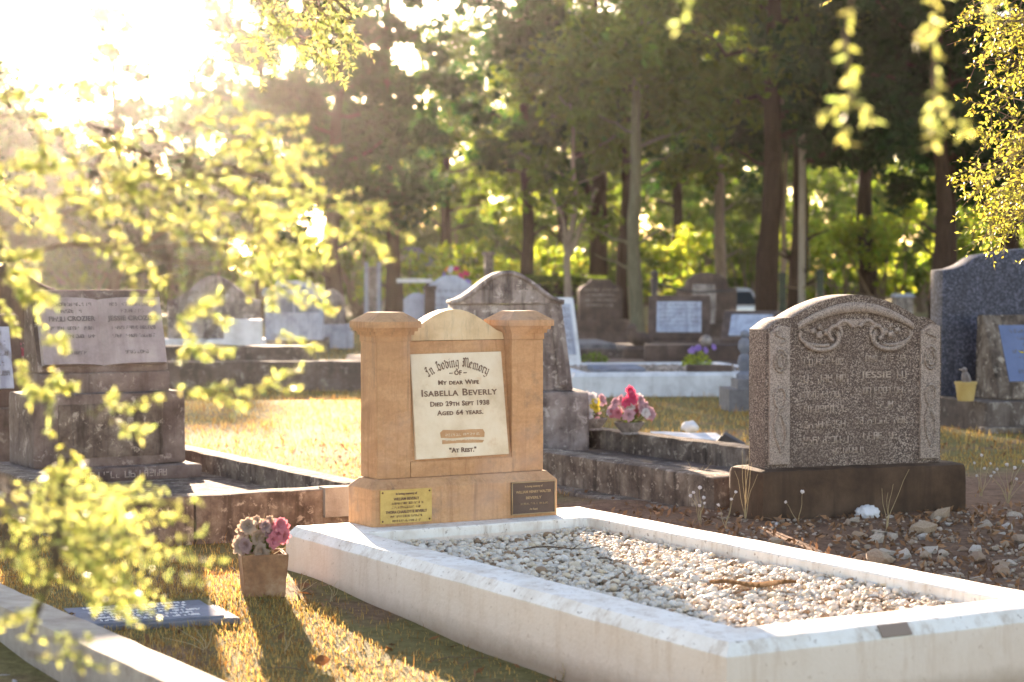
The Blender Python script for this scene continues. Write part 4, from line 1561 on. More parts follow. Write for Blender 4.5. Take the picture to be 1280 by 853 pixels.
# ------------------------------------------------------------------ white kerbed grave further back
def build_far_white_grave():
    Y = 19.2
    xl = PX(716, Y)
    o0 = Vector((xl, Y, 0.0))
    t = thing('grave_kerb', 'low white walled grave filled with brown gravel in the middle distance', 'grave kerb', o0, R(8))
    W, L = 2.05, 2.3
    rounded_ring('kerb_ring', M['white_stone'], t, (0, W, 0, L), (0.17, W - 0.17, 0.17, L - 0.17), -0.1, 0.26, cells=(16, 16))
    box('soil_bed', M['ground'], t, 0.1, W - 0.1, 0.1, L - 0.1, -0.05, 0.17, bevel=0)
    r = np.random.default_rng(15)
    n = 2600
    x = r.uniform(0.17, W - 0.17, n)
    y = r.uniform(0.17, L - 0.17, n)
    z = 0.195 + r.uniform(-0.02, 0.02, n) + 0.05 * np.sin(math.pi * y / L)
    k = r.uniform(0.12, 0.5, n)[:, None]
    cols = k * np.array([1.0, 0.78, 0.68])
    g = mesh_obj('brown_gravel', pebbles('brown_gravel', np.stack([x, y, z], -1), r.uniform(0.014, 0.03, n), cols, 1, r))
    g.location = o0
    g.rotation_euler = (0, 0, R(8))
    tag(g, 'brown gravel filling the low white walled grave', 'gravel', kind='stuff')
    # leaning white tablet at its head end
    Y2 = 20.9
    d = thing('desk_headstone', 'white framed marble tablet leaning back right of the weathered arched headstone', 'gravestone', (PX(704, Y2), Y2, 0.2), R(20))
    bm = bmesh.new()
    prof = [(-0.10, 0.0), (0.16, 0.77), (0.28, 0.77), (0.34, 0.0)]
    a = [bm.verts.new((-0.42, y, z)) for y, z in prof]
    b = [bm.verts.new((0.18, y, z)) for y, z in prof]
    bm.faces.new(a)
    bm.faces.new(list(reversed(b)))
    for k in range(4):
        bm.faces.new((a[k], b[k], b[(k + 1) % 4], a[(k + 1) % 4]))
    bmesh.ops.bevel(bm, geom=bm.edges[:], offset=0.01, segments=2, affect='EDGES')
    bm_obj('desk', bm, M['white_stone'], d, True)
    tb = box('tablet', M['pale_blue'], d, -0.37, 0.13, -0.012, 0.0, 0, 0.56, bevel=0.002)
    tilt = math.atan2(0.26, 0.77)
    tb.location = (0, -0.042, 0.17)
    tb.rotation_euler = (-tilt, 0, 0)
    wl = []
    for k in range(7):
        worn_line(wl, -0.33, 0.09, 0.5 - 0.07 * k, 0.04, 330 + k)
    bars_obj('worn_lettering', wl, M['letter_grey'], tb, -0.0125, 0.002)
    # small flat plaque on the gravel
    q = on_px(770, 463, 0.26)
    o = box('gravel_plaque', M['plaque'], None, -0.25, 0.25, -0.22, 0.2, -0.03, 0.035, bevel=0.006)
    o.location = q
    o.rotation_euler = (R(4), 0, R(10))
    tag(o, 'flat grey plaque lying on the brown gravel', 'plaque')
    # low moss cushion
    q = on_px(742, 452, 0.26)
    tag_plant('low dark green cushion plant at the foot of the leaning white tablet', q, 0.17, 0.10, 160, 'leaf_mid', 51)
    # violet flowers with a long dark stone
    q = on_px(872, 460, 0.24)
    tag_plant('leafy green plant beneath the violet flowers on the white walled grave', q, 0.16, 0.19, 240, 'leaf_bright', 52)
    rr = random.Random(8)
    bl = [(rr.uniform(-.12, .16), rr.uniform(-.05, .05), rr.uniform(.16, .25), 0.035, 'purple_petal', 3) for _ in range(7)]
    bouquet('violet flowers on the white walled grave', q, bl, 12, 53)
    q = on_px(884, 466, 0.25)
    o = box('edging_stone', M['brown_stone'], None, -0.2, 0.24, -0.07, 0.07, -0.02, 0.075, bevel=0.015, cell=0.07, amp=0.006)
    o.location = q
    tag(o, 'long dark edging stone beside the violet flowers', 'stone')


def leaf_cloud(C, size, r, aspect=2.2):
    """diamond leaves: C (n,3) centres, size (n,); returns V, F"""
    n = len(C)
    Rm = rand_rot(n, r)
    base = np.array([[0, -0.5, 0], [0.5, 0, 0.06], [0, 0.5, 0], [-0.5, 0, 0.06]])
    S = np.stack([size / aspect ** 0.5, size * aspect ** 0.5, size], -1)
    P = np.einsum('nij,nkj->nki', Rm, base[None] * S[:, None, :]) + C[:, None, :]
    Fc = np.arange(n * 4).reshape(n, 4)
    return P.reshape(-1, 3), Fc


def tag_plant(label, loc, r_, h, n, mk, seed, name='small_plant', cat='plant', leaf=0.035):
    r = np.random.default_rng(seed)
    a = r.uniform(0, 6.283, n)
    q = np.sqrt(r.uniform(0, 1, n))
    z = r.uniform(0, 1, n) * h * np.sqrt(np.clip(1.05 - q * q, 0, 1))
    C = np.stack([q * np.cos(a) * r_, q * np.sin(a) * r_ * 0.8, z], -1)
    V, Fc = leaf_cloud(C, r.uniform(.6, 1.3, n) * leaf, r)
    tint = np.repeat(r.uniform(0.6, 1.3, (n, 1)) * np.ones(3), 4, 0)
    t = thing(name, label, cat, loc)
    mesh_obj('foliage', np_mesh('foliage', V, Fc, M[mk], tint), None, t)
    T = Tubes()
    for k in range(6):
        b = 2 * math.pi * k / 6
        T.add([(0, 0, -0.02), (r_ * .5 * math.cos(b), r_ * .5 * math.sin(b), h * .7)], [0.004, 0.002], 4)
    T.build('stem', M['twig'], t)
    return t


build_far_white_grave()


def arch_pts(w, h, rise, n=14, shoulder=0.0):
    P = [(-w / 2, 0), (w / 2, 0), (w / 2, h - rise)]
    for k in range(n + 1):
        a = k / n
        P.append((w / 2 - shoulder - (w - 2 * shoulder) * a, h - rise + rise * math.sin(math.pi * a) ** 0.8))
    P.append((-w / 2, h - rise))
    out = []
    for p in P:
        if not out or (abs(out[-1][0] - p[0]) + abs(out[-1][1] - p[1])) > 1e-4:
            out.append(p)
    return out


def scroll_pts(w, h, rise, n=24):
    P = [(-w / 2, 0), (w / 2, 0)]
    for k in range(n + 1):
        a = k / n
        P.append((w / 2 - w * a, h - rise + rise * (0.5 - 0.5 * math.cos(2 * math.pi * a))))
    return P


def ped_pts(w, h, rise):
    return [(-w / 2, 0), (w / 2, 0), (w / 2, h - rise), (w * .42, h - rise * .9), (w * .25, h - rise * .35), (w * .12, h), (-w * .12, h), (-w * .25, h - rise * .35), (-w * .42, h - rise * .9), (-w / 2, h - rise)]


def headstone(name, label, px, Y, rz, mat, base, pts, depth=0.14, z0=0.0, lines=0, lm='letter_grey', seed=0, amp=0.004):
    """base: list of (w, d, h) steps from the ground up"""
    t = thing(name, label, 'gravestone', (PX(px, Y), Y, z0), R(rz))
    z = -0.05
    for i, (w, d, h, mb) in enumerate(base):
        box('base' if i == 0 else 'step', M[mb], t, -w / 2, w / 2, -d / 2, d / 2, z, z + h, bevel=0.012, cell=0.12, amp=amp, seed=seed + i)
        z += h - 0.002
    tb = prism('tablet', M[mat], t, [(x, q + z) for x, q in pts], -depth / 2, depth / 2, bevel=0.010, cell=0.1, amp=amp * .6, seed=seed)
    if lines:
        W = max(p[0] for p in pts) * 1.5
        H = max(p[1] for p in pts)
        wl = []
        for k in range(lines):
            worn_line(wl, -W / 2 * (0.85 if k % 2 else 1), W / 2 * (0.85 if k % 2 else 1), z + H * 0.74 - k * H * 0.5 / lines, 0.035, seed * 7 + k)
        bars_obj('worn_lettering', wl, M[lm], tb, -depth / 2 - 0.001, 0.003)
    return t


def desk(name, label, px, Y, rz, mat, tabmat, w, h, d, z0, base=(), lines=5, seed=0):
    t = thing(name, label, 'gravestone', (PX(px, Y), Y, z0), R(rz))
    z = 0.0
    for i, (bw, bd, bh, mb) in enumerate(base):
        box('base' if i == 0 else 'step', M[mb], t, -bw / 2, bw / 2, -bd / 2, bd / 2, z - (0.05 if i == 0 else 0), z + bh, bevel=0.012, cell=0.12, amp=0.005, seed=seed + i)
        z += bh - 0.002
    bm = bmesh.new()
    prof = [(-d / 2, z), (-d / 2, z + 0.06), (d * .15, z + h), (d * .4, z + h), (d / 2, z)]
    a = [bm.verts.new((-w / 2, y, q)) for y, q in prof]
    b = [bm.verts.new((w / 2, y, q)) for y, q in prof]
    bm.faces.new(a)
    bm.faces.new(list(reversed(b)))
    for k in range(5):
        bm.faces.new((a[k], b[k], b[(k + 1) % 5], a[(k + 1) % 5]))
    bmesh.ops.bevel(bm, geom=bm.edges[:], offset=0.008, segments=2, affect='EDGES')
    bm_obj('desk', bm, M[mat], t, True)
    ln = math.hypot(d * .65, h - 0.06)
    tb = box('tablet', M[tabmat], t, -w / 2 * .72, w / 2 * .72, -0.014, 0.0, 0, ln * .74, bevel=0.002)
    tilt = math.atan2(d * .65, h - 0.06)
    tb.location = (0, -d / 2 + ln * .1 * math.sin(tilt), z + 0.06 + ln * .1 * math.cos(tilt))
    tb.rotation_euler = (-tilt, 0, 0)
    wl = []
    for k in range(lines):
        worn_line(wl, -w * .31, w * .31, ln * .66 - k * ln * .6 / max(lines, 1), 0.03, seed * 5 + k)
    if wl:
        bars_obj('worn_lettering', wl, M['letter_grey'], tb, -0.0145, 0.002)
    return t


# left edge
headstone('scroll_headstone', 'dark headstone with a curled top at the far left edge', 10, 13.6, 12, 'brown_stone', [(0.95, 0.5, 0.35, 'concrete_dark')], scroll_pts(0.62, 0.98, 0.16), 0.16, 0, 0, seed=401)
desk('desk_headstone', 'pale blue tablet on a dark desk at the left edge beside the marble book', -24, 11.9, 25, 'brown_stone', 'pale_blue', 0.46, 0.55, 0.3, 0.0, [(0.7, 0.5, 0.42, 'concrete_dark')], 5, 402)
p = Vector((PX(33, 12.6), 12.6, 0.0))
t = thing('flower_vase', 'pale stone vase behind the left side of the marble book', 'vase', p)
lathe('body', M['weathered'], t, [(0.0, 0.0), (0.11, 0.0), (0.11, 0.28), (0.07, 0.32), (0.06, 0.5), (0.085, 0.6), (0.09, 0.62), (0.07, 0.62), (0.05, 0.5), (0.0, 0.5)], 18)
bl = [(rr.uniform(-.09, .09), rr.uniform(-.06, .06), rr.uniform(.06, .2), .04, ('rose', 'white_petal', 'pink')[i % 3], 3) for i in range(11)]
bouquet('pale pink flowers in the stone vase behind the marble book', p + Vector((0, 0, 0.58)), bl, 12, 61)
box_k = thing('low_kerb', 'low pale kerb lying left of the book grave', 'grave kerb', (PX(10, 9.6), 9.6, 0), R(30))
box('kerb_side', M['concrete_light'], box_k, -0.9, -0.02, 0.0, 0.14, -0.1, 0.14, bevel=0.012, cell=0.1, amp=0.004)
box('kerb_side', M['concrete_light'], box_k, -0.02, 0.12, -0.9, 1.4, -0.1, 0.138, bevel=0.012, cell=0.1, amp=0.004)

# middle left
headstone('scroll_headstone', 'wide grey headstone with a sunlit scroll top behind the leaf sprays', 268, 24.5, 6, 'weathered', [(1.4, 0.6, 0.3, 'concrete'), (1.25, 0.45, 0.18, 'white_stone')], scroll_pts(1.12, 0.78, 0.3), 0.2, 0, 3, seed=403)


def build_vault():
    Y = 31.0
    t = thing('vault_tomb', 'pale stone tomb with a small pediment and dark upper panels', 'tomb', (PX(368, Y), Y, 0), R(5))
    t.scale = (0.72, 0.8, 0.96)
    S = M['pale_blue']
    box('base', M['concrete'], t, -0.75, 0.75, -0.4, 1.4, -0.05, 0.22, bevel=0.015, cell=0.15, amp=0.005)
    box('body', S, t, -0.62, 0.62, -0.3, 1.3, 0.218, 0.93, bevel=0.012)
    for x in (-0.55, 0.02):
        box('panel', M['plaque'], t, x, x + 0.53, -0.318, -0.295, 0.66, 0.88, bevel=0.004)
    box('cornice', S, t, -0.68, 0.68, -0.36, 1.36, 0.932, 1.0, bevel=0.012)
    prism('pediment', S, t, [(-0.66, 1.002), (0.66, 1.002), (0.64, 1.06), (0.42, 1.08), (0.36, 1.17), (-0.36, 1.17), (-0.42, 1.08), (-0.64, 1.06)], -0.33, -0.1, bevel=0.01)
    prism('pediment_panel', M['plaque'], t, [(-0.34, 1.03), (0.34, 1.03), (0.0, 1.13)], -0.345, -0.328, bevel=0.004)


build_vault()
headstone('round_headstone', 'small round topped grey headstone beside the pediment tomb', 414, 32.5, 4, 'weathered', [(0.72, 0.5, 0.34, 'pale_blue'), (0.62, 0.4, 0.12, 'pale_blue')], arch_pts(0.44, 0.58, 0.18), 0.12, 0, 0, seed=404)


def build_long_kerb():
    Y = 20.4
    t = thing('tiered_grave_kerb', 'long dark two tiered grave kerb beyond the sunlit lawn on the left', 'grave kerb', (PX(345, Y), Y, 0), R(4))
    C = M['concrete_dark']
    box('tier', C, t, -1.4, 0.95, -0.15, 0.15, -0.1, 0.33, bevel=0.02, cell=0.12, amp=0.012, seed=41)
    box('tier', C, t, -1.35, 0.35, 0.55, 0.95, -0.1, 0.46, bevel=0.02, cell=0.12, amp=0.014, seed=42)
    box('side_wall', C, t, -1.38, -1.15, 0.152, 2.2, -0.1, 0.31, bevel=0.02, cell=0.12, amp=0.012, seed=43)
    box('side_wall', C, t, 0.70, 0.93, 0.152, 2.2, -0.1, 0.31, bevel=0.02, cell=0.12, amp=0.012, seed=44)
    box('ledge', M['white_stone'], t, -0.7, -0.28, 2.3, 2.6, -0.1, 0.70, bevel=0.02)


build_long_kerb()

# behind the sandstone memorial
headstone('pediment_headstone', 'pale blue headstone with a low pediment above the sandstone crest', 563, 27, 6, 'pale_blue', [(1.1, 0.55, 0.3, 'concrete'), (0.95, 0.45, 0.16, 'pale_blue')], ped_pts(0.72, 0.80, 0.16), 0.16, 0, 4, seed=405)
box_p = thing('stone_post', 'dark square stone post left of the pale blue pediment headstone', 'post', (PX(537, 26.3), 26.3, 0), R(8))
box('shaft', M['brown_stone'], box_p, -0.07, 0.07, -0.07, 0.07, -0.05, 1.02, bevel=0.01, cell=0.1, amp=0.006)
box('cap', M['brown_stone'], box_p, -0.085, 0.085, -0.085, 0.085, 1.018, 1.07, bevel=0.012)
headstone('round_headstone', 'narrow pale headstone tucked left of the dark square stone post', 521, 27.2, 6, 'pale_blue', [(0.6, 0.4, 0.3, 'concrete')], arch_pts(0.36, 0.72, 0.1), 0.12, 0, 0, seed=406)

# dark group to the right of the middle
headstone('arched_headstone', 'dark brown headstone with a stepped top before the clipped hedge', 750, 33, 5, 'brown_stone', [(1.1, 0.7, 0.32, 'brown_stone'), (0.95, 0.5, 0.2, 'brown_stone')], [(-.36, 0), (.36, 0), (.36, .5), (.30, .56), (.22, .60), (.15, .68), (-.15, .68), (-.22, .60), (-.30, .56), (-.36, .5)], 0.2, 0, 4, seed=407, lm='letter_light')
desk('desk_headstone', 'dark desk headstone with a pale inscribed tablet and an iron post', 849, 26.5, -6, 'brown_stone', 'pale_blue', 0.82, 0.60, 0.45, 0.0, [(1.1, 0.9, 0.34, 'brown_stone')], 6, 408)
headstone('arched_headstone', 'tall dark arched headstone behind the pale tablet desk', 883, 31, 4, 'brown_stone', [(1.15, 0.6, 0.3, 'brown_stone'), (1.0, 0.5, 0.2, 'brown_stone')], [(-.46, 0), (.46, 0), (.46, .56), (.34, .58), (.30, .70), (.18, .78), (0, .81), (-.18, .78), (-.30, .70), (-.34, .58), (-.46, .56)], 0.2, 0, 0, seed=409)
ins = thing('stone_shield', 'pale worn scroll panel leaning on the tall dark arched headstone', 'stone', (PX(879, 30.6), 30.6, 0.45), R(4))
prism('panel', M['weathered'], ins, [(-.12, 0), (.18, .02), (.20, .30), (.18, .62), (-.16, .62), (-.18, .34)], -0.03, 0.03, bevel=0.008, amp=0.006, cell=0.06)
box_s = thing('grave_slab', 'broad dark grave slab below the stepped brown headstone', 'slab', (PX(735, 28), 28, 0), R(5))
box('slab', M['concrete_dark'], box_s, -0.75, 0.85, -1.0, 1.6, -0.1, 0.2, bevel=0.02, cell=0.2, amp=0.008)
box('upper_slab', M['plaque_edge'], box_s, -0.6, 0.3, -0.7, 1.3, 0.198, 0.27, bevel=0.015, cell=0.2, amp=0.006)
box_s = thing('stepped_platform', 'long dark stone steps in front of the pale tablet desk', 'steps', (PX(862, 24.2), 24.2, 0), R(-4))
box('step', M['brown_stone'], box_s, -1.25, 0.95, -0.5, 0.5, -0.1, 0.17, bevel=0.015, cell=0.15, amp=0.008, seed=5)
box('step', M['brown_stone'], box_s, -0.55, 0.95, -0.1, 0.7, 0.1, 0.36, bevel=0.015, cell=0.15, amp=0.008, seed=6)
lump = bmesh.new()
bmesh.ops.create_icosphere(lump, subdivisions=2, radius=0.075)
jitter(lump, 0.02, 14, 6)
o = bm_obj('pale_stone', lump, M['weathered'], None, 'all')
o.location = (PX(883, 24.0), 24.05, 0.415)
tag(o, 'rounded pale stone lying on the dark steps', 'stone')
p_ = thing('iron_post', 'dark iron post with a ball top and sagging rail by the pale tablet', 'post', (PX(818, 27.4), 27.4, 0))
lathe('post', M['iron'], p_, [(0.045, -0.05), (0.045, 1.12), (0.06, 1.13), (0.06, 1.16), (0.03, 1.17), (0.055, 1.21), (0.05, 1.26), (0.0, 1.28)], 12)
T = Tubes()
T.add([(0.02, 0, 1.10), (0.3, 0, 1.02), (0.6, 0.05, 0.97), (1.1, 0.1, 1.0)], 0.014, 6)
T.build('rail', M['iron'], p_)
ur = thing('stone_urn', 'small dark kneeling stone ornament on the low slab left of the tablet desk', 'ornament', (PX(800, 25.6), 25.6, 0))
lathe('plinth', M['brown_stone'], ur, [(0.0, -0.05), (0.22, -0.05), (0.22, 0.26), (0.17, 0.3), (0.0, 0.3)], 12)
bm = bmesh.new()
bmesh.ops.create_icosphere(bm, subdivisions=3, radius=1.0)
for v in bm.verts:
    c = v.co
    v.co = Vector((c.x * 0.16 - 0.05 * max(0, c.z), c.y * 0.1, 0.38 + c.z * 0.12 + 0.05 * max(0, -c.x)))
jitter(bm, 0.03, 9, 3)
bm_obj('figure', bm, M['brown_stone'], ur, 'all')
bm = bmesh.new()
bmesh.ops.create_icosphere(bm, subdivisions=2, radius=0.065, matrix=Matrix.Translation((-0.1, 0, 0.52)))
bm_obj('head', bm, M['brown_stone'], ur, 'all')

desk('desk_headstone', 'dark desk headstone with a pale blue sloping top beside the granite arch', 940, 25, -12, 'brown_stone', 'pale_blue', 0.72, 0.40, 0.75, 0.0, [(0.9, 0.95, 0.36, 'brown_stone')], 0, 410)


def build_stepped_statue():
    Y = 17.4
    t = thing('statue_base', 'stepped dark stone base peeping out left of the granite headstone', 'statue base', (PX(940, Y), Y, 0), R(3))
    box('base', M['plaque_edge'], t, -0.24, 0.3, -0.25, 0.3, -0.1, 0.22, bevel=0.012)
    box('step', M['plaque_edge'], t, -0.15, 0.22, -0.16, 0.2, 0.218, 0.30, bevel=0.012)
    v = thing('stone_figure', 'slim blue grey stone figure on the stepped dark base', 'statue', (PX(931, Y), Y, 0.299))
    lathe('body', M['plaque'], v, [(0.0, 0.0), (0.07, 0.0), (0.075, 0.04), (0.04, 0.07), (0.065, 0.14), (0.05, 0.2), (0.03, 0.22), (0.06, 0.27), (0.055, 0.33), (0.025, 0.36), (0.0, 0.36)], 16)
    bm = bmesh.new()
    bmesh.ops.create_icosphere(bm, subdivisions=2, radius=0.04, matrix=Matrix.Translation((0.0, 0, 0.39)))
    bm_obj('head', bm, M['plaque'], v, 'all')


build_stepped_statue()

# ------------------------------------------------------------------ far things: posts, rope, pole, shed, car
for px, Y, h, lab in ((1025, 40, 1.25, 'dark green fence post behind the granite arch'), (978, 41, 1.2, 'dark green fence post at the foot of the large dark trunk')):
    t = thing('fence_post', lab, 'post', (PX(px, Y), Y, 0), 0, 'green posts of the wire fence')
    lathe('post', M['green_paint'], t, [(0.0, -0.05), (0.075, -0.05), (0.075, h), (0.085, h + 0.005), (0.085, h + 0.05), (0.0, h + 0.08)], 10)
T = Tubes()
A = Vector((PX(978, 41), 41, 1.0))
B = Vector((PX(1025, 40), 40, 1.1))
C = Vector((PX(1150, 39), 39, 0.75))
T.add([A.lerp(B, k / 8) - Vector((0, 0, 0.1 * math.sin(math.pi * k / 8))) for k in range(9)], 0.018, 6)
T.add([B.lerp(C, k / 8) - Vector((0, 0, 0.12 * math.sin(math.pi * k / 8))) for k in range(9)], 0.018, 6)
o = T.build('barrier_rope', M['twig'])
tag(o, 'sagging rope strung between the green fence posts', 'rope')
t = thing('bollard', 'short grey stone bollard right of the granite arch among the bushes', 'bollard', (PX(1128, 38), 38, 0))
box('shaft', M['weathered'], t, -0.17, 0.17, -0.17, 0.17, -0.05, 0.80, bevel=0.03)
box('cap', M['pale_blue'], t, -0.2, 0.2, -0.2, 0.2, 0.798, 0.86, bevel=0.02, taper=0.04)
t = thing('timber_pole', 'pale timber pole with a loop of cable beside the dark trunk', 'pole', (PX(1002, 40.5), 40.5, 0))
lathe('shaft', M['wood_pole'], t, [(0.07, -0.05), (0.07, 1.2), (0.066, 4.2), (0.06, 6.0), (0.0, 6.0)], 10)
T = Tubes()
T.add([(0.07, -0.08, 2.0), (0.13, -0.1, 1.8), (0.15, -0.1, 1.4), (0.09, -0.1, 1.25), (0.02, -0.09, 1.35), (0.1, -0.1, 1.15)], 0.014, 5)
T.build('cable', M['iron'], t)
for px, lab in ((458, 'pale metal pole left of the grey column near the shed'), (474, 'pale metal pole right of the grey column near the shed')):
    t = thing('metal_pole', lab, 'pole', (PX(px, 43), 43, 0), 0, 'pair of pale metal poles')
    lathe('shaft', M['pale_blue'], t, [(0.045, -0.05), (0.045, 1.45), (0.05, 1.46), (0.0, 1.5)], 10)
t = thing('grey_column', 'grey square column between the two pale metal poles', 'column', (PX(466, 43.2), 43.2, 0))
box('shaft', M['weathered'], t, -0.1, 0.1, -0.1, 0.1, -0.05, 1.4, bevel=0.01)


def build_shed():
    Y = 62
    t = thing('garden_shed', 'small cream shed with a dark gable roof behind the trees', 'shed', (PX(506, Y), Y, 0), R(-8))
    box('wall', M['shed_wall'], t, -0.8, 0.8, 0, 2.4, 0, 1.22, bevel=0.01)
    prism('gable', M['shed_wall'], t, [(-0.8, 1.222), (0.8, 1.222), (0.0, 1.98)], 0.0, 2.4, bevel=0.0)
    for k in range(10):
        box('board', M['shed_wall'], t, -0.78 + k * 0.157, -0.78 + k * 0.157 + 0.145, -0.02, -0.002, 0.02, 1.2, bevel=0.004)
    rf = prism('roof', M['shed_roof'], t, [(-0.98, 1.08), (0.0, 2.02), (0.98, 1.08), (0.98, 1.16), (0.0, 2.11), (-0.98, 1.16)], -0.15, 2.55, bevel=0.0)
    box('door', M['shed_roof'], t, -0.3, 0.3, -0.05, -0.022, 0.03, 1.05, bevel=0.006)


build_shed()
t = thing('picnic_shelter', 'low dark post shelter with a pale sheet roof left of the pediment headstone', 'shelter', (PX(518, 41), 41, 0), R(4))
for x, y in ((-0.28, -0.2), (0.28, -0.2), (-0.28, 0.3), (0.28, 0.3)):
    box('post', M['bark'], t, x - 0.05, x + 0.05, y - 0.05, y + 0.05, -0.05, 1.06, bevel=0.008)
box('roof', M['white_stone'], t, -0.36, 0.36, -0.3, 0.4, 1.058, 1.14, bevel=0.02)
t = thing('brick_pillar', 'narrow grey pillar with a flat cap above the weathered arched headstone', 'pillar', (PX(611, 46), 46, 0), R(5))
box('shaft', M['weathered'], t, -0.1, 0.1, -0.1, 0.1, -0.05, 1.68, bevel=0.01)
box('cap', M['weathered'], t, -0.14, 0.14, -0.14, 0.14, 1.678, 1.76, bevel=0.015)
rr = random.Random(3)
pb = Vector((PX(571, 33), 33, 0))
t = thing('tall_vase', 'tall stone vase holding bright mixed flowers above the pediment headstone', 'vase', pb)
lathe('body', M['weathered'], t, [(0.0, -0.05), (0.16, -0.05), (0.16, 0.5), (0.08, 0.56), (0.07, 0.85), (0.13, 1.05), (0.1, 1.06), (0.0, 0.95)], 16)
bl = [(rr.uniform(-.22, .22), rr.uniform(-.1, .1), rr.uniform(.05, .34), .06, ('orange_petal', 'yellow_petal', 'purple_petal', 'white_petal', 'hotpink')[i % 5], 3) for i in range(15)]
bouquet('bright orange yellow and violet flowers above the pediment headstone', pb + Vector((0, 0, 1.0)), bl, 18, 63)


def build_car():
    Y = 38.0
    t = thing('parked_car', 'pale silver car parked beyond the graves beside the large dark trunk', 'car', (PX(921, Y), Y, 0), R(7))
    t.scale = (0.68, 0.68, 0.68)
    # rear of the car towards the viewer; local x across, y along
    bm = bmesh.new()
    secs = [(0.0, [(0.45, 0.80), (0.9, 0.82)]), ]
    prof = [(-0.02, 0.35), (0.0, 0.55), (0.03, 0.88), (0.95, 0.96), (3.0, 0.93), (3.9, 0.80), (4.1, 0.6), (4.12, 0.32)]
    hw = 0.84
    L = []
    for y, z in prof:
        w = hw - (0.06 if y < 0.02 or y > 4 else 0)
        L.append([bm.verts.new((-w, y, 0.28)), bm.verts.new((-w - 0.02, y, max(0.29, z * 0.62))), bm.verts.new((-w + 0.05, y, z)), bm.verts.new((w - 0.05, y, z)), bm.verts.new((w + 0.02, y, max(0.29, z * 0.62))), bm.verts.new((w, y, 0.28))])
    for a, b in zip(L[:-1], L[1:]):
        for k in range(5):
            bm.faces.new((a[k], a[k + 1], b[k + 1], b[k]))
        bm.faces.new((a[5], a[0], b[0], b[5]))
    bm.faces.new(L[0])
    bm.faces.new(list(reversed(L[-1])))
    bmesh.ops.bevel(bm, geom=bm.edges[:], offset=0.03, segments=2, affect='EDGES')
    bm_obj('body', bm, M['car_paint'], t, True)
    bm = bmesh.new()
    rings = []
    for z, y0, y1, w in ((0.88, 0.10, 3.0, 0.76), (1.36, 0.62, 2.15, 0.60), (1.42, 0.80, 2.0, 0.55)):
        rings.append([bm.verts.new((-w, y0, z)), bm.verts.new((w, y0, z)), bm.verts.new((w, y1, z)), bm.verts.new((-w, y1, z))])
    for a, b in zip(rings[:-1], rings[1:]):
        for k in range(4):
            bm.faces.new((a[k], a[(k + 1) % 4], b[(k + 1) % 4], b[k]))
    bm.faces.new(rings[-1])
    bmesh.ops.bevel(bm, geom=bm.edges[:], offset=0.03, segments=2, affect='EDGES')
    bm_obj('cabin', bm, M['car_paint'], t, True)

    def win(pts):
        bm = bmesh.new()
        f = bm.faces.new([bm.verts.new(p) for p in pts])
        r = bmesh.ops.solidify(bm, geom=[f], thickness=0.01)
        bm_obj('window', bm, M['glass'], t)
    win([(-0.64, 0.135, 0.95), (0.64, 0.135, 0.95), (0.53, 0.555, 1.32), (-0.53, 0.555, 1.32)])
    win([(-0.64, 2.90, 0.96), (-0.52, 2.22, 1.32), (0.52, 2.22, 1.32), (0.64, 2.90, 0.96)])
    for s in (-1, 1):
        win([(s * 0.775, 0.55, 0.97), (s * 0.775, 2.5, 0.97), (s * 0.645, 2.0, 1.32), (s * 0.645, 0.8, 1.32)])
        box('tail_light', M['red_lens'], t, s * 0.70 - 0.07, s * 0.70 + 0.07, -0.035, 0.05, 0.62, 0.82, bevel=0.01)
        for y in (0.75, 3.3):
            bm = bmesh.new()
            bmesh.ops.create_cone(bm, segments=20, radius1=0.31, radius2=0.31, depth=0.2, cap_ends=True, matrix=Matrix.Translation((s * 0.75, y, 0.31)) @ Matrix.Rotation(R(90), 4, 'Y'))
            wh = bm_obj('wheel', bm, M['tyre'], t, True)
            bm = bmesh.new()
            bmesh.ops.create_cone(bm, segments=14, radius1=0.19, radius2=0.17, depth=0.03, cap_ends=True, matrix=Matrix.Translation((s * 0.86, y, 0.31)) @ Matrix.Rotation(R(90), 4, 'Y'))
            bm_obj('rim', bm, M['car_paint'], wh, True)
    box('bumper', M['car_paint'], t, -0.82, 0.82, -0.07, 0.02, 0.36, 0.52, bevel=0.02)


build_car()

# ------------------------------------------------------------------ trees
LEAFTINT = np.array([1.0, 1.0, 1.0])


def crown_points(r, clumps, per, squash=0.75):
    """clumps: (n,4) centres + radius; scattered leaf centres, denser on the outside of each clump"""
    C = []
    K = []
    for i, (x, y, z, rad) in enumerate(clumps):
        m = int(per * rad * rad)
        # sub clumps give each bough an uneven outline
        ns = max(3, int(5 + rad * 6))
        d = r.normal(size=(ns, 3))
        d /= np.linalg.norm(d, axis=1)[:, None]
        sc = d * (rad * r.uniform(0.45, 1.0, ns))[:, None]
        sc[:, 2] *= squash
        sr = rad * r.uniform(0.22, 0.45, ns)
        pick = r.integers(0, ns, m)
        e = r.normal(size=(m, 3)) * 0.55
        P = sc[pick] + e * sr[pick][:, None] * np.array([1, 1, 0.8])
        C.append(P + np.array([x, y, z]))
        K.append(np.repeat(r.uniform(0.75, 1.25, ns), 1)[pick])
    return np.concatenate(C), np.concatenate(K)


def limb_path(a, b, r, n=5, sag=0.0):
    P = []
    L = (b - a).length
    for k in range(n + 1):
        t = k / n
        p = a.lerp(b, t)
        j = L * 0.04 * math.sin(math.pi * t)
        P.append(p + Vector((r.normal() * j, r.normal() * j, r.normal() * j - sag * math.sin(math.pi * t))))
    return P


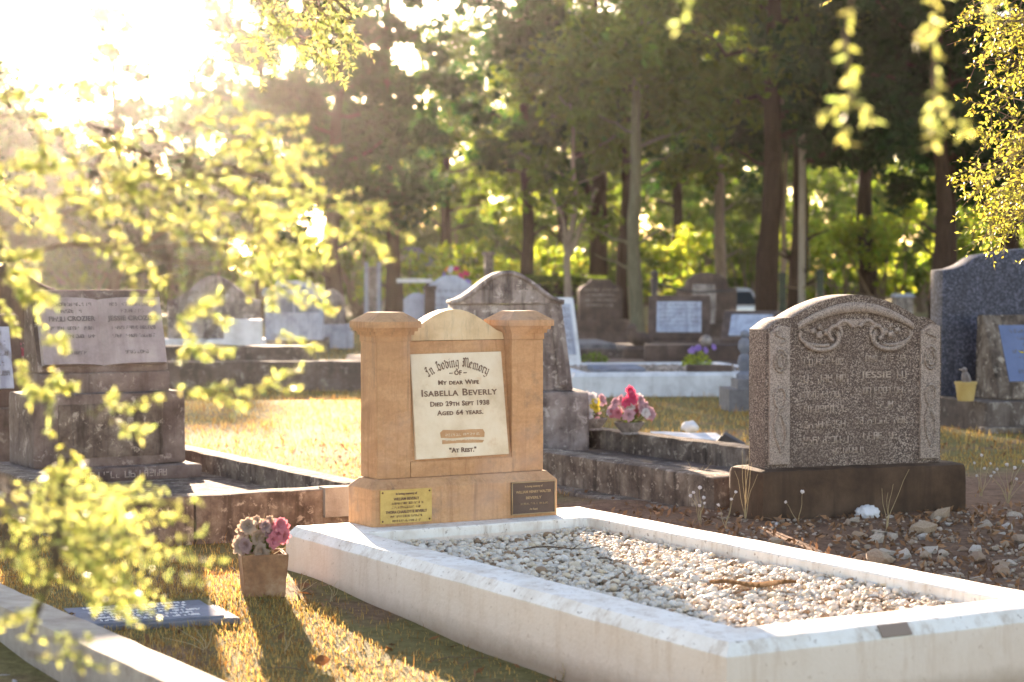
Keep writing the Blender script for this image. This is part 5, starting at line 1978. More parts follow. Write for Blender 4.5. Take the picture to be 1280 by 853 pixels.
def tree(name, label, px, Y, rad, height, crown_r, crown_z0, mk='leaf_dark', bark='bark', seed=0, lean=0.0, n_limb=16, leaf=0.15, per=620, fork=None, group='trees behind the graves', top_r=0.35, dx=0.0, cat='tree', crown_top=None, thin=1.0):
    r = np.random.default_rng(seed)
    X = PX(px, Y)
    t = thing(name, label, cat, (X, Y, 0), 0, group)
    H = height
    T = Tubes()
    n = 20
    trunk = []
    ph = r.uniform(0, 6, 3)
    for k in range(n + 1):
        a = k / n
        trunk.append(Vector((lean * H * a + (0.09 * math.sin(ph[0] + a * 6) + 0.035 * math.sin(ph[2] + a * 17)) * min(1, 4 * a), 0.07 * math.sin(ph[1] + a * 5), -0.1 + H * 0.93 * a)))
    radii = [rad * (1.0 - 0.8 * (k / n) ** 0.9) * (1.3 if k == 0 else 1) * (1 + 0.07 * math.sin(k * 2.3 + ph[1])) for k in range(n + 1)]
    T.add(trunk, radii, 12)
    for k in range(4):
        # dead stubs and low bare limbs below the crown
        z = r.uniform(1.2, max(1.5, crown_z0))
        kk = min(n - 1, int((z + 0.1) / (H * 0.93) * n))
        a_ = r.uniform(0, 6.28)
        l_ = r.uniform(0.3, 0.9)
        e_ = trunk[kk] + Vector((math.cos(a_) * l_, math.sin(a_) * l_, r.uniform(0.1, 0.5)))
        T.add(limb_path(trunk[kk], e_, r, 4), [rad * 0.22, rad * 0.18, rad * 0.14, rad * 0.1, rad * 0.05], 5)
    clumps = []
    LT = Tubes()
    ct = crown_top or H

    def at(z):
        a = min(max((z + 0.1) / (H * 0.93), 0), 1)
        k = min(int(a * n), n - 1)
        return trunk[k].lerp(trunk[k + 1], a * n - k), radii[k]
    for i in range(n_limb):
        f = (i + r.uniform(0.1, 0.9)) / n_limb
        z = crown_z0 + (ct - crown_z0) * f
        p, rd = at(min(z, H * 0.9))
        # widest a third of the way up, narrowing to the top
        wr = crown_r * (0.7 + 0.3 * math.sin(min(1, f * 3) * math.pi / 2)) * (1 - (1 - top_r) * max(0, f - 0.3) / 0.7)
        ang = i * 2.399 + r.uniform(-.4, .4)
        ln = wr * r.uniform(0.65, 1.05)
        e = Vector((p.x + dx + math.cos(ang) * ln, p.y + math.sin(ang) * ln, z + r.uniform(-0.1, 0.35)))
        s, _ = at(max(0.4, min(z, H * 0.9) - 0.25 * ln))
        path = limb_path(s, e, r, 5)
        LT.add(path, [max(0.012, rd * 0.42 * (1 - 0.8 * k / 5)) for k in range(6)], 6)
        cr = wr * r.uniform(0.38, 0.6)
        clumps.append((e.x, e.y, e.z, cr))
        m_ = path[3]
        clumps.append((m_.x, m_.y, m_.z + 0.1, cr * 0.8))
    clumps.append((trunk[-1].x + dx, trunk[-1].y, ct, crown_r * top_r * 0.9 + 0.3))
    if fork:
        for (fz, ex, ez, fr) in fork:
            s, _ = at(fz)
            T.add(limb_path(s, Vector((ex, 0.1, ez)), r, 6), [fr * (1 - 0.06 * k) for k in range(7)], 8)
    T.build('trunk', M[bark], t)
    LT.build('limbs', M[bark], t)
    C, K = crown_points(r, clumps, per * thin)
    C[:, 2] = np.maximum(C[:, 2], 0.3)
    n_ = len(C)
    V, Fc = leaf_cloud(C, leaf * r.uniform(0.6, 1.35, n_), r)
    tint = np.repeat((K * r.uniform(0.7, 1.3, n_))[:, None] * (1 + r.normal(size=(n_, 3)) * np.array([0.12, 0.05, 0.1])), 4, 0)
    mesh_obj('crown', np_mesh('crown', V, Fc, M[mk], np.clip(tint, 0.1, 2)), None, t)
    return t


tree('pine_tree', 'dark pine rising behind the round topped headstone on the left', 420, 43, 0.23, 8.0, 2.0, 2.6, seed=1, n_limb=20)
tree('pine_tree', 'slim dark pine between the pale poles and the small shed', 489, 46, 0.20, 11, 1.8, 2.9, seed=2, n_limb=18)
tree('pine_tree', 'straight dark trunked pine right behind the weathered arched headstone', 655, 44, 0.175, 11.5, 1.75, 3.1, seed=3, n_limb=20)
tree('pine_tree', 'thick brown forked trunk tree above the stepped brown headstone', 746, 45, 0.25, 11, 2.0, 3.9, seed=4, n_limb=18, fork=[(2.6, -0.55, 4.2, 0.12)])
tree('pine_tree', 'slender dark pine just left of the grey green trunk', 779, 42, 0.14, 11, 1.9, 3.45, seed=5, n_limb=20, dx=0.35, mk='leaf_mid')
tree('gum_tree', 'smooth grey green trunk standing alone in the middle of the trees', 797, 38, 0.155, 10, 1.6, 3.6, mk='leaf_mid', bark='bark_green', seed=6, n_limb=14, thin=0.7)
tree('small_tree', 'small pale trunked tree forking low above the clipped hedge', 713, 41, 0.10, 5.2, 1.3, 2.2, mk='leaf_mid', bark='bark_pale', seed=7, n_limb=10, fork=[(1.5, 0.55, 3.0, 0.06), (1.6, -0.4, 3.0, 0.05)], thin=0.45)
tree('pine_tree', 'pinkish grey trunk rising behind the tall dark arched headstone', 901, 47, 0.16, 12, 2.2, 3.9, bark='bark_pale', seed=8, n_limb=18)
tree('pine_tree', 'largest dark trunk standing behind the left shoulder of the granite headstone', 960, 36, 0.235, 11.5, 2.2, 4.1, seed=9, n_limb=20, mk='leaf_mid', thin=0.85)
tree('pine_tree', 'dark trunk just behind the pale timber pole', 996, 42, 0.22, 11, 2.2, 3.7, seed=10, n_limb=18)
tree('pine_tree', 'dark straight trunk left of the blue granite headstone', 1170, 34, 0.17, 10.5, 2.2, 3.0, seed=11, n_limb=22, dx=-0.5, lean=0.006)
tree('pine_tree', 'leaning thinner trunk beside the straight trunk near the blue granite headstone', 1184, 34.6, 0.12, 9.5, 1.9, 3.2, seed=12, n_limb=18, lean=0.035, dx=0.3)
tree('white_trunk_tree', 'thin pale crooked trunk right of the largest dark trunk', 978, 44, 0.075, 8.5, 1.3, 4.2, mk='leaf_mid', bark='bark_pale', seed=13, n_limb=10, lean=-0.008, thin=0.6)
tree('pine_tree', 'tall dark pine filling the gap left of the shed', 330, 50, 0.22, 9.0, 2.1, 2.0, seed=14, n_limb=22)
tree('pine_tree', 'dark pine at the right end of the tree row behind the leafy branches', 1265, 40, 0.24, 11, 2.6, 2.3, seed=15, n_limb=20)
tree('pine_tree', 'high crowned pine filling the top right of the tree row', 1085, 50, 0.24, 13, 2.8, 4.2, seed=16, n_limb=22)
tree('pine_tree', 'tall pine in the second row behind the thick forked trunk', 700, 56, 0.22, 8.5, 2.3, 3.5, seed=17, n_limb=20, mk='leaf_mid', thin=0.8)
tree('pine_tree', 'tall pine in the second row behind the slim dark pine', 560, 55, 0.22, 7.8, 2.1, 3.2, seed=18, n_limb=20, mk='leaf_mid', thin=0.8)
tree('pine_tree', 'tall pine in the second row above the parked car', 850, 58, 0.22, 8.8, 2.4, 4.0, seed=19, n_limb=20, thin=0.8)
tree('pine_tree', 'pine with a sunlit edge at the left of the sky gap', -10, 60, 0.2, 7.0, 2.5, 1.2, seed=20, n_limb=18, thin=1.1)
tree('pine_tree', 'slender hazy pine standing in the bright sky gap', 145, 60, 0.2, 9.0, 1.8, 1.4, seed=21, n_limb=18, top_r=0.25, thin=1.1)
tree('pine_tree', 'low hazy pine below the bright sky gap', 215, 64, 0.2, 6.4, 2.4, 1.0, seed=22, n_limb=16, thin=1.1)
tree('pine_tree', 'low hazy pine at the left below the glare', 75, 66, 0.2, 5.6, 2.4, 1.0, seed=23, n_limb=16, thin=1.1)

# sunlit understorey
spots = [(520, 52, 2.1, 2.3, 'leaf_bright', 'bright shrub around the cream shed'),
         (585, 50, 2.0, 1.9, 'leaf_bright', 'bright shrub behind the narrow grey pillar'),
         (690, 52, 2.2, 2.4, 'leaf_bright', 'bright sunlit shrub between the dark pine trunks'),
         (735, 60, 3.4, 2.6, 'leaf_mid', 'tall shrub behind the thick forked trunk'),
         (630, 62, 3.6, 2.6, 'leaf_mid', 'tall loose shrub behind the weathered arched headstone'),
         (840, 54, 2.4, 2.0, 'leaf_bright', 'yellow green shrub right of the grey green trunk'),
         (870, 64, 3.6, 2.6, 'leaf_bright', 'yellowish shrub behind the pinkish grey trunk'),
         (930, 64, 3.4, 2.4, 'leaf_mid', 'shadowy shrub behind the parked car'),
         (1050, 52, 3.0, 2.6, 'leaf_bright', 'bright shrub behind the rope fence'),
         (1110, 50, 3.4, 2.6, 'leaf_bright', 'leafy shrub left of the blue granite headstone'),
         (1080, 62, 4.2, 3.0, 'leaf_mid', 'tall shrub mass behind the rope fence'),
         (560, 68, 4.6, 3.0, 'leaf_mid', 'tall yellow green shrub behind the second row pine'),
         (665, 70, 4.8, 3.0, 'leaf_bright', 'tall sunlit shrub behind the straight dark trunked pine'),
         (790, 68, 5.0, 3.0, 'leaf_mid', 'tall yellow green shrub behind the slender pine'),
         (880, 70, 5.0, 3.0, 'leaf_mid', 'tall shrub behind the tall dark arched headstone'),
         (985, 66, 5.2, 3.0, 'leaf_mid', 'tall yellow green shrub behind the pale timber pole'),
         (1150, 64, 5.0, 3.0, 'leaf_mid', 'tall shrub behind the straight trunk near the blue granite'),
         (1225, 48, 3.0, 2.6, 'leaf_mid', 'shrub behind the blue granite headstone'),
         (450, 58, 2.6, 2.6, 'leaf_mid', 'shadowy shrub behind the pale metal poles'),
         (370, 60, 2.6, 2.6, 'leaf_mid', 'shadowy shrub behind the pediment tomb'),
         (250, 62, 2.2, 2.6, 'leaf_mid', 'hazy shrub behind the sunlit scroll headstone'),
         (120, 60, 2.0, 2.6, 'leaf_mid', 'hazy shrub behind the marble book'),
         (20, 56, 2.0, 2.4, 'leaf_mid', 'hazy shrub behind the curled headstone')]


def shrub(label, px, Y, h, w, mk, seed):
    r = np.random.default_rng(seed)
    t = thing('shrub', label, 'shrub', (PX(px, Y), Y, 0), 0, 'shrubs behind the graves')
    clumps = []
    T = Tubes()
    for i in range(13):
        a = r.uniform(0, 6.283)
        q = w * 0.62 * math.sqrt(r.uniform(0, 1))
        z = r.uniform(0.25, 1.0) * h * (1 - 0.45 * (q / w) ** 2)
        clumps.append((q * math.cos(a), q * math.sin(a) * 0.6, z, r.uniform(0.3, 0.5) * (0.5 + 0.25 * h)))
        T.add(limb_path(Vector((r.uniform(-.2, .2), r.uniform(-.2, .2), -0.05)), Vector((q * math.cos(a), q * math.sin(a) * .6, z)), r, 5), [0.05 * (1 - .15 * k) for k in range(6)], 5)
    C, K = crown_points(r, clumps, 800)
    C[:, 2] = np.maximum(C[:, 2], 0.05)
    n_ = len(C)
    V, Fc = leaf_cloud(C, 0.12 * r.uniform(0.6, 1.3, n_), r)
    tint = np.repeat((K * r.uniform(0.7, 1.3, n_))[:, None] * (1 + r.normal(size=(n_, 3)) * np.array([0.15, 0.05, 0.1])), 4, 0)
    mesh_obj('crown', np_mesh('crown', V, Fc, M[mk], np.clip(tint, .1, 2)), None, t)
    T.build('stems', M['twig'], t)


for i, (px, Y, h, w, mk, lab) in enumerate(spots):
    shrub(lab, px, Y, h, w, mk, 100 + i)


def build_hedge():
    r = np.random.default_rng(5)
    Y = 43.5
    t = thing('clipped_hedge', 'dark clipped hedge behind the stepped brown headstone', 'hedge', (PX(715, Y), Y, 0))
    n = 9000
    P = r.uniform(-1, 1, (n, 3))
    ax = r.integers(0, 3, n)
    sgn = r.choice([-1, 1], n)
    P[np.arange(n), ax] = sgn * r.uniform(0.85, 1.03, n)
    C = P * np.array([1.15, 0.5, 0.55]) + np.array([0, 0, 0.62])
    V, Fc = leaf_cloud(C, 0.07 * r.uniform(.6, 1.3, n), r)
    tint = np.repeat(r.uniform(.6, 1.3, (n, 1)) * np.ones(3), 4, 0)
    mesh_obj('foliage', np_mesh('foliage', V, Fc, M['leaf_mid'], tint), None, t)
    box('core', M['bark'], t, -1.0, 1.0, -0.38, 0.38, -0.05, 1.0, bevel=0.05)


build_hedge()


def build_far_wood():
    r = np.random.default_rng(77)
    clumps = []
    for i in range(380):
        x = r.uniform(-30, 30)
        # leave the bright gap in the wood that the low sun shines through
        gap = -20.5 < x < -12.5
        zmax = 4.5 if gap else 8.2
        clumps.append((x, 84 + r.uniform(-4, 6), zmax * r.uniform(0.03, 1.0) ** 1.3, r.uniform(0.9, 1.7)))
    C, K = crown_points(r, clumps, 210)
    C[:, 2] = np.maximum(C[:, 2], 0.05)
    n = len(C)
    V, Fc = leaf_cloud(C, 0.30 * r.uniform(.6, 1.3, n), r)
    tint = np.repeat((K * r.uniform(.7, 1.3, n))[:, None] * np.ones(3), 4, 0)
    o = mesh_obj('far_wood', np_mesh('far_wood', V, Fc, M['leaf_mid'], tint))
    tag(o, 'distant wooded backdrop closing the cemetery behind the trees', 'wood', kind='stuff')


build_far_wood()

# ------------------------------------------------------------------ leafy branches near the camera
class Leaves:
    def __init__(self, seed):
        self.V = []
        self.T = []
        self.r = np.random.default_rng(seed)

    def twig(self, pts, n, ln, wd, tint=(1, 1, 1), bare=0.1):
        """leaves set alternately along a twig"""
        r = self.r
        P = np.array([tuple(p) for p in pts], float)
        seg = np.linalg.norm(np.diff(P, axis=0), axis=1)
        cum = np.concatenate([[0], np.cumsum(seg)])
        s = np.sort(r.uniform(bare, 1.02, n)) * cum[-1]
        s = np.minimum(s, cum[-1])
        k = np.clip(np.searchsorted(cum, s) - 1, 0, len(seg) - 1)
        f = ((s - cum[k]) / np.maximum(seg[k], 1e-6))[:, None]
        B = P[k] * (1 - f) + P[k + 1] * f
        t = (P[k + 1] - P[k]) / seg[k][:, None]
        q = r.normal(size=(n, 3))
        q -= (q * t).sum(1)[:, None] * t
        q /= np.linalg.norm(q, axis=1)[:, None]
        d = t * r.uniform(0.35, 0.9, (n, 1)) + q * r.uniform(0.7, 1.0, (n, 1))
        d /= np.linalg.norm(d, axis=1)[:, None]
        w = np.cross(d, r.normal(size=(n, 3)))
        w /= np.linalg.norm(w, axis=1)[:, None]
        nn = np.cross(d, w)
        L = ln * r.uniform(0.65, 1.25, (n, 1))
        W = wd * r.uniform(0.75, 1.25, (n, 1)) * 0.5
        a = B + d * L * 0.42 + w * W + nn * W * 0.5
        b = B + d * L + nn * L * 0.05
        c = B + d * L * 0.42 - w * W + nn * W * 0.5
        self.V.append(np.stack([B, a, b, c], 1).reshape(-1, 3))
        tt = r.uniform(0.7, 1.25, (n, 1)) * np.array(tint) * (1 + r.normal(size=(n, 3)) * np.array([0.08, 0.04, 0.15]))
        self.T.append(np.repeat(tt, 4, 0))

    def build(self, mk, parent):
        V = np.concatenate(self.V)
        me = np_mesh('crown', V, np.arange(len(V)).reshape(-1, 4), M[mk], np.clip(np.concatenate(self.T), .05, 2))
        return mesh_obj('crown', me, None, parent)


def P3(px, py, Y):
    return Vector((PX(px, Y), Y, PZ(py, Y)))


def curve_pts(a, b, r, n=6, droop=0.0, wob=0.03):
    P = []
    L = (b - a).length
    for k in range(n + 1):
        t = k / n
        w = L * wob * math.sin(math.pi * t)
        P.append(a.lerp(b, t) + Vector((r.normal() * w, r.normal() * w, r.normal() * w + droop * L * math.sin(math.pi * t))))
    return P


def build_left_tree():
    r = np.random.default_rng(21)
    base = Vector((-2.75, 4.7, 0))
    t = thing('leafy_tree', 'sunlit yellow green branches hanging across the left side near the camera', 'tree')
    T = Tubes()
    trunk = [base + Vector((0, 0, GZ(-2.75, 4.7) - 0.1)), base + Vector((0.05, 0, 0.9)), base + Vector((0.12, -0.1, 1.7)), base + Vector((0.1, -0.3, 2.5)), base + Vector((0.3, -0.5, 3.4))]
    T.add(trunk, [0.13, 0.11, 0.095, 0.08, 0.05], 12)
    T.build('trunk', M['bark_pale'], t)
    B = Tubes()
    Lv = Leaves(22)

    def limb(a, b, ra, rb, droop=0.06):
        P = curve_pts(a, b, r, 8, droop, 0.02)
        B.add(P, [ra + (rb - ra) * k / 8 for k in range(9)], 7)
        return P

    def tw(a, b, n=40, ln=0.0155, wd=0.0052, rad=0.0022, droop=0.03, side=True, tint=(1, 1, 1)):
        P = curve_pts(a, b, r, 6, droop, 0.03)
        B.add(P, [rad * (1 - 0.1 * k) for k in range(7)], 4)
        Lv.twig(P, n, ln, wd, tint)
        if side:
            for k in (2, 3, 4):
                if r.uniform() < 0.42:
                    d = (P[k + 1] - P[k]).normalized()
                    e = P[k] + (d + Vector(r.normal(size=3) * 0.6)).normalized() * (b - a).length * r.uniform(0.25, 0.5)
                    Q = curve_pts(P[k], e, r, 4, 0, 0.03)
                    B.add(Q, [rad * 0.6] * 5, 4)
                    Lv.twig(Q, int(n * 0.45), ln, wd, tint)

    # main limbs coming in from the trunk on the left
    low = limb(trunk[1], P3(40, 610, 3.7), 0.022, 0.005, 0.05)
    mid = limb(trunk[2], P3(-50, 330, 3.8), 0.025, 0.007, 0.05)
    mid2 = limb(mid[-1], P3(300, 310, 3.7), 0.0035, 0.002, 0.03)
    up = limb(trunk[3], P3(-60, 110, 3.9), 0.03, 0.007, 0.05)
    up2 = limb(up[-1], P3(330, 220, 3.8), 0.0035, 0.002, 0.02)
    top = limb(trunk[4], P3(250, -140, 5.4), 0.035, 0.012, 0.02)
    top2 = limb(top[-1], P3(440, 20, 6.2), 0.012, 0.004, 0.03)
    over = limb(trunk[4], Vector((-0.4, 3.2, 2.35)), 0.045, 0.022, 0.04)
    over2 = limb(over[-1], Vector((0.85, 2.9, 2.0)), 0.022, 0.008, 0.03)

    def mass(px, py, Y, rx, ry, n, src, ang=(-25, 70), L=(0.12, 0.28), nl=58, ln=0.015):
        for _ in range(n):
            a = r.uniform(0, 6.283)
            q = math.sqrt(r.uniform(0, 1))
            s = P3(px + rx * q * math.cos(a), py + ry * q * math.sin(a), Y + r.normal() * 0.16)
            th = R(r.uniform(*ang))
            l_ = r.uniform(*L)
            e = s + Vector((math.cos(th) * l_, r.normal() * 0.05, -math.sin(th) * l_))
            tw(s, e, nl, ln)
            if r.uniform() < 0.35:
                k = src[min(len(src) - 1, int(r.uniform(0.4, 1) * len(src)))]
                B.add(curve_pts(k, s, r, 5, 0.03, 0.05), [0.003, 0.0028, 0.0026, 0.0024, 0.0022, 0.002], 4)

    mass(10, 200, 3.8, 90, 120, 22, up)
    mass(140, 235, 3.7, 110, 60, 15, up2, ang=(-30, 30))
    mass(270, 210, 3.8, 60, 90, 14, up2)
    mass(300, 315, 3.65, 55, 35, 8, mid2, ang=(-30, 40), L=(0.08, 0.16))
    mass(5, 370, 3.7, 40, 50, 5, mid, L=(0.06, 0.12))
    mass(225, 420, 3.65, 25, 35, 6, mid2, L=(0.05, 0.09))
    mass(30, 460, 3.6, 25, 50, 4, mid, L=(0.04, 0.08))
    mass(10, 640, 3.5, 55, 65, 24, low, ang=(-35, 45))
    mass(60, 690, 3.4, 50, 40, 12, low, ang=(-20, 45))
    # single sprays one can pick out
    for a, b, n in (((80, 560, 3.5), (121, 612, 3.45), 30), ((82, 548, 3.5), (60, 620, 3.5), 24), ((100, 521, 3.5), (195, 499, 3.4), 34), ((135, 523, 3.5), (178, 549, 3.4), 20),
                    ((200, 488, 3.6), (368, 488, 3.5), 60), ((250, 480, 3.6), (292, 520, 3.5), 22), ((340, 420, 3.6), (393, 436, 3.5), 26), ((345, 300, 3.7), (400, 335, 3.6), 30),
                    ((400, 255, 3.8), (512, 300, 3.7), 46), ((420, 255, 3.8), (485, 325, 3.7), 40), ((60, 690, 3.4), (192, 702, 3.3), 60), ((90, 705, 3.4), (152, 733, 3.3), 34), ((60, 650, 3.4), (162, 656, 3.3), 50),
                    ((70, 700, 3.4), (30, 800, 3.3), 26), ((40, 800, 3.3), (110, 800, 3.2), 22), ((30, 820, 3.2), (140, 840, 3.1), 34), ((-30, 800, 3.2), (30, 770, 3.2), 24), ((10, 700, 3.4), (40, 720, 3.3), 18),
                    ((160, 300, 3.7), (165, 370, 3.7), 16), ((190, 330, 3.7), (195, 400, 3.7), 16), ((70, 450, 3.6), (60, 540, 3.5), 26)):
        tw(P3(*a), P3(*b), int(n * 1.5), droop=0.02)
    B.add([P3(66, 600, 3.9), P3(80, 580, 3.5), P3(66, 709, 3.4), P3(35, 795, 3.3)], [0.007, 0.006, 0.005, 0.003], 6)
    B.add(curve_pts(up2[-1], P3(400, 255, 3.8), r, 5), [0.004] * 6, 5)
    # finer spray at the top left, further off and nearly sharp
    mass(340, 20, 6.3, 65, 45, 34, top2, ang=(-10, 80), L=(0.10, 0.20), nl=30, ln=0.022)
    mass(410, 30, 6.4, 25, 45, 12, top2, ang=(20, 90), L=(0.08, 0.16), nl=26, ln=0.022)
    # sprays hanging from the limb overhead
    for a, b, n in (((1072, -60, 2.9), (1050, 60, 2.9), 26), ((1055, 40, 2.9), (1058, 178, 2.85), 46), ((1060, 120, 2.9), (1022, 150, 2.85), 20), ((1060, 120, 2.9), (1090, 150, 2.85), 20),
                    ((1170, -60, 2.9), (1168, 90, 2.9), 40), ((1168, 30, 2.9), (1138, 50, 2.85), 12), ((1168, 80, 2.9), (1165, 180, 2.85), 40), ((1168, 120, 2.9), (1205, 165, 2.85), 26),
                    ((868, -60, 2.9), (848, 38, 2.9), 26), ((1260, -50, 2.9), (1230, 30, 2.9), 24)):
        tw(P3(*a), P3(*b), int(n * 0.8), ln=0.021, wd=0.0075, rad=0.0034, droop=0.0, side=False)
    for px in (868, 1072, 1170, 1260):
        e = P3(px, -60, 2.9)
        k = min(over2, key=lambda q: abs(q.x - e.x))
        B.add(curve_pts(k, e, r, 5, 0.0, 0.05), [0.006, 0.0055, 0.005, 0.0045, 0.004, 0.0035], 5)
    # crown above the picture
    for _ in range(90):
        s = Vector((-2.4 + r.normal() * 0.8, 4.2 + r.normal() * 0.8, 2.9 + r.normal() * 0.6))
        e = s + Vector((r.normal() * 0.15, r.normal() * 0.15, -0.1 + r.normal() * 0.1))
        tw(s, e, 30)
    tag(B.build('branches', M['twig'], t), kind='stuff')
    Lv.build('leaf_near', t)


build_left_tree()


def build_right_tree():
    r = np.random.default_rng(31)
    Y0 = 8.8
    bx = PX(1480, Y0)
    t = thing('leafy_tree', 'olive leaved drooping tree reaching in at the top right', 'tree')
    trunk = [Vector((bx, Y0, GZ(bx, Y0) - 0.1)), Vector((bx - 0.05, Y0, 1.0)), Vector((bx - 0.12, Y0, 2.0)), Vector((bx - 0.2, Y0 - 0.1, 3.2))]
    T = Tubes()
    T.add(trunk, [0.12, 0.10, 0.085, 0.05], 12)
    T.build('trunk', M['bark_pale'], t)
    B = Tubes()
    Lv = Leaves(32)
    limbs = []
    for (a, (px, py, Y)) in ((trunk[3], (1290, -20, 8.6)), (trunk[2], (1300, 130, 8.5)), (trunk[2], (1310, 40, 8.8)), (trunk[2], (1320, 230, 8.6))):
        P = curve_pts(a, P3(px, py, Y), r, 7, 0.1, 0.03)
        B.add(P, [0.03 - 0.003 * k for k in range(8)], 6)
        limbs.append(P)

    def tw(a, b, n, rad=0.0030):
        P = curve_pts(a, b, r, 6, 0.02, 0.04)
        B.add(P, [rad * (1 - 0.1 * k) for k in range(7)], 4)
        Lv.twig(P, n, 0.0235, 0.0085, bare=0.25)
        for k in (2, 3, 4, 5):
            if r.uniform() < 0.7:
                e = P[k] + Vector((r.normal() * .07 - 0.03, r.normal() * .06, -abs(r.normal()) * .06))
                Q = curve_pts(P[k], e, r, 3, 0, 0.03)
                B.add(Q, [rad * 0.5] * 4, 4)
                Lv.twig(Q, int(n * .45), 0.0235, 0.0085, bare=0.2)
    # boughs drawn from right to left; each ends in a leafy spray
    ends = []
    for (px, py, rx, ry, n, src) in ((1235, 35, 38, 38, 24, 0), (1275, 60, 30, 50, 16, 2), (1225, 75, 25, 25, 6, 2), (1245, 165, 40, 45, 14, 1), (1265, 215, 30, 40, 16, 1), (1215, 230, 25, 22, 8, 3), (1250, 265, 30, 30, 22, 3), (1230, 290, 14, 16, 7, 3), (1280, 120, 25, 60, 10, 1), (1290, 270, 20, 50, 12, 3)):
        for _ in range(n):
            a = r.uniform(0, 6.283)
            q = math.sqrt(r.uniform(0, 1))
            Y = 8.5 + r.normal() * 0.25
            e = P3(px + rx * q * math.cos(a), py + ry * q * math.sin(a), Y)
            s = e + Vector((r.uniform(0.08, 0.22), r.normal() * 0.08, r.uniform(0.02, 0.18)))
            tw(s, e, 15)
            if r.uniform() < 0.4:
                L = limbs[src]
                k = L[min(7, int(r.uniform(4, 8)))]
                B.add(curve_pts(k, s, r, 5, 0.05, 0.05), [0.006, 0.005, 0.0045, 0.004, 0.0032, 0.0025], 4)
    for a, b in (((1270, 150), (1195, 125)), ((1275, 200), (1180, 222)), ((1262, 180), (1205, 160)), ((1270, 240), (1185, 228)), ((1250, 250), (1232, 318)), ((1268, 260), (1254, 320))):
        tw(P3(*a, 8.4), P3(*b, 8.4), 26)
    # rest of the crown, right of and above the picture
    for _ in range(170):
        s = Vector((bx - 0.2 + r.normal() * 0.55, Y0 + r.normal() * 0.6, 2.6 + r.normal() * 0.65))
        if PX(1290, s.y) > s.x and PZ(-10, s.y) > s.z:
            continue
        tw(s, s + Vector((r.normal() * .12, r.normal() * .12, -.12 + r.normal() * .08)), 26)
    tag(B.build('branches', M['twig'], t), kind='stuff')
    Lv.build('leaf_right', t)


build_right_tree()

# ------------------------------------------------------------------ grass
KEEP_OUT = []   # (origin, angle, x0, x1, y0, y1)
KEEP_OUT.append((G(3.19, 4.36), A30, -0.02, 1.41, -0.03, 3.0))
KEEP_OUT.append((Vector((-1.77, 8.525, 0)), A30, -0.02, 1.38, -0.02, 2.6))
KEEP_OUT.append((G(5.72, 7.93), A30, -0.1, 1.24, -0.02, 3.4))
KEEP_OUT.append((G(5.66, 7.46), R(22), 0, 1.22, 0, 0.36))
KEEP_OUT.append((Vector((-1.27, 6.93, 0)), R(23), -0.27, 0.26, -0.185, 0.2))
KEEP_OUT.append((Vector((-0.80, 5.33, 0)), R(31.5), -1.26, 0.01, -1.7, 2.62))
KEEP_OUT.append((Vector((PX(716, 19.2), 19.2, 0)), R(8), 0, 2.05, 0, 2.3))
KEEP_OUT.append((Vector((-0.925, 7.36, 0)), R(14), -.08, .08, -.08, .08))
KEEP_OUT.append((Vector((PX(345, 20.4), 20.4, 0)), R(4), -1.4, 0.95, -.15, 2.2))
KEEP_OUT.append((Vector((PX(1178, 15.6), 15.6, 0)), R(16), -.1, 2.16, -.85, .45))


def inside_any(x, y):
    m = np.zeros(len(x), bool)
    for o, a, x0, x1, y0, y1 in KEEP_OUT:
        dx = x - o.x
        dy = y - o.y
        lx = dx * math.cos(a) + dy * math.sin(a)
        ly = -dx * math.sin(a) + dy * math.cos(a)
        m |= (lx > x0) & (lx < x1) & (ly > y0) & (ly < y1)
    return m


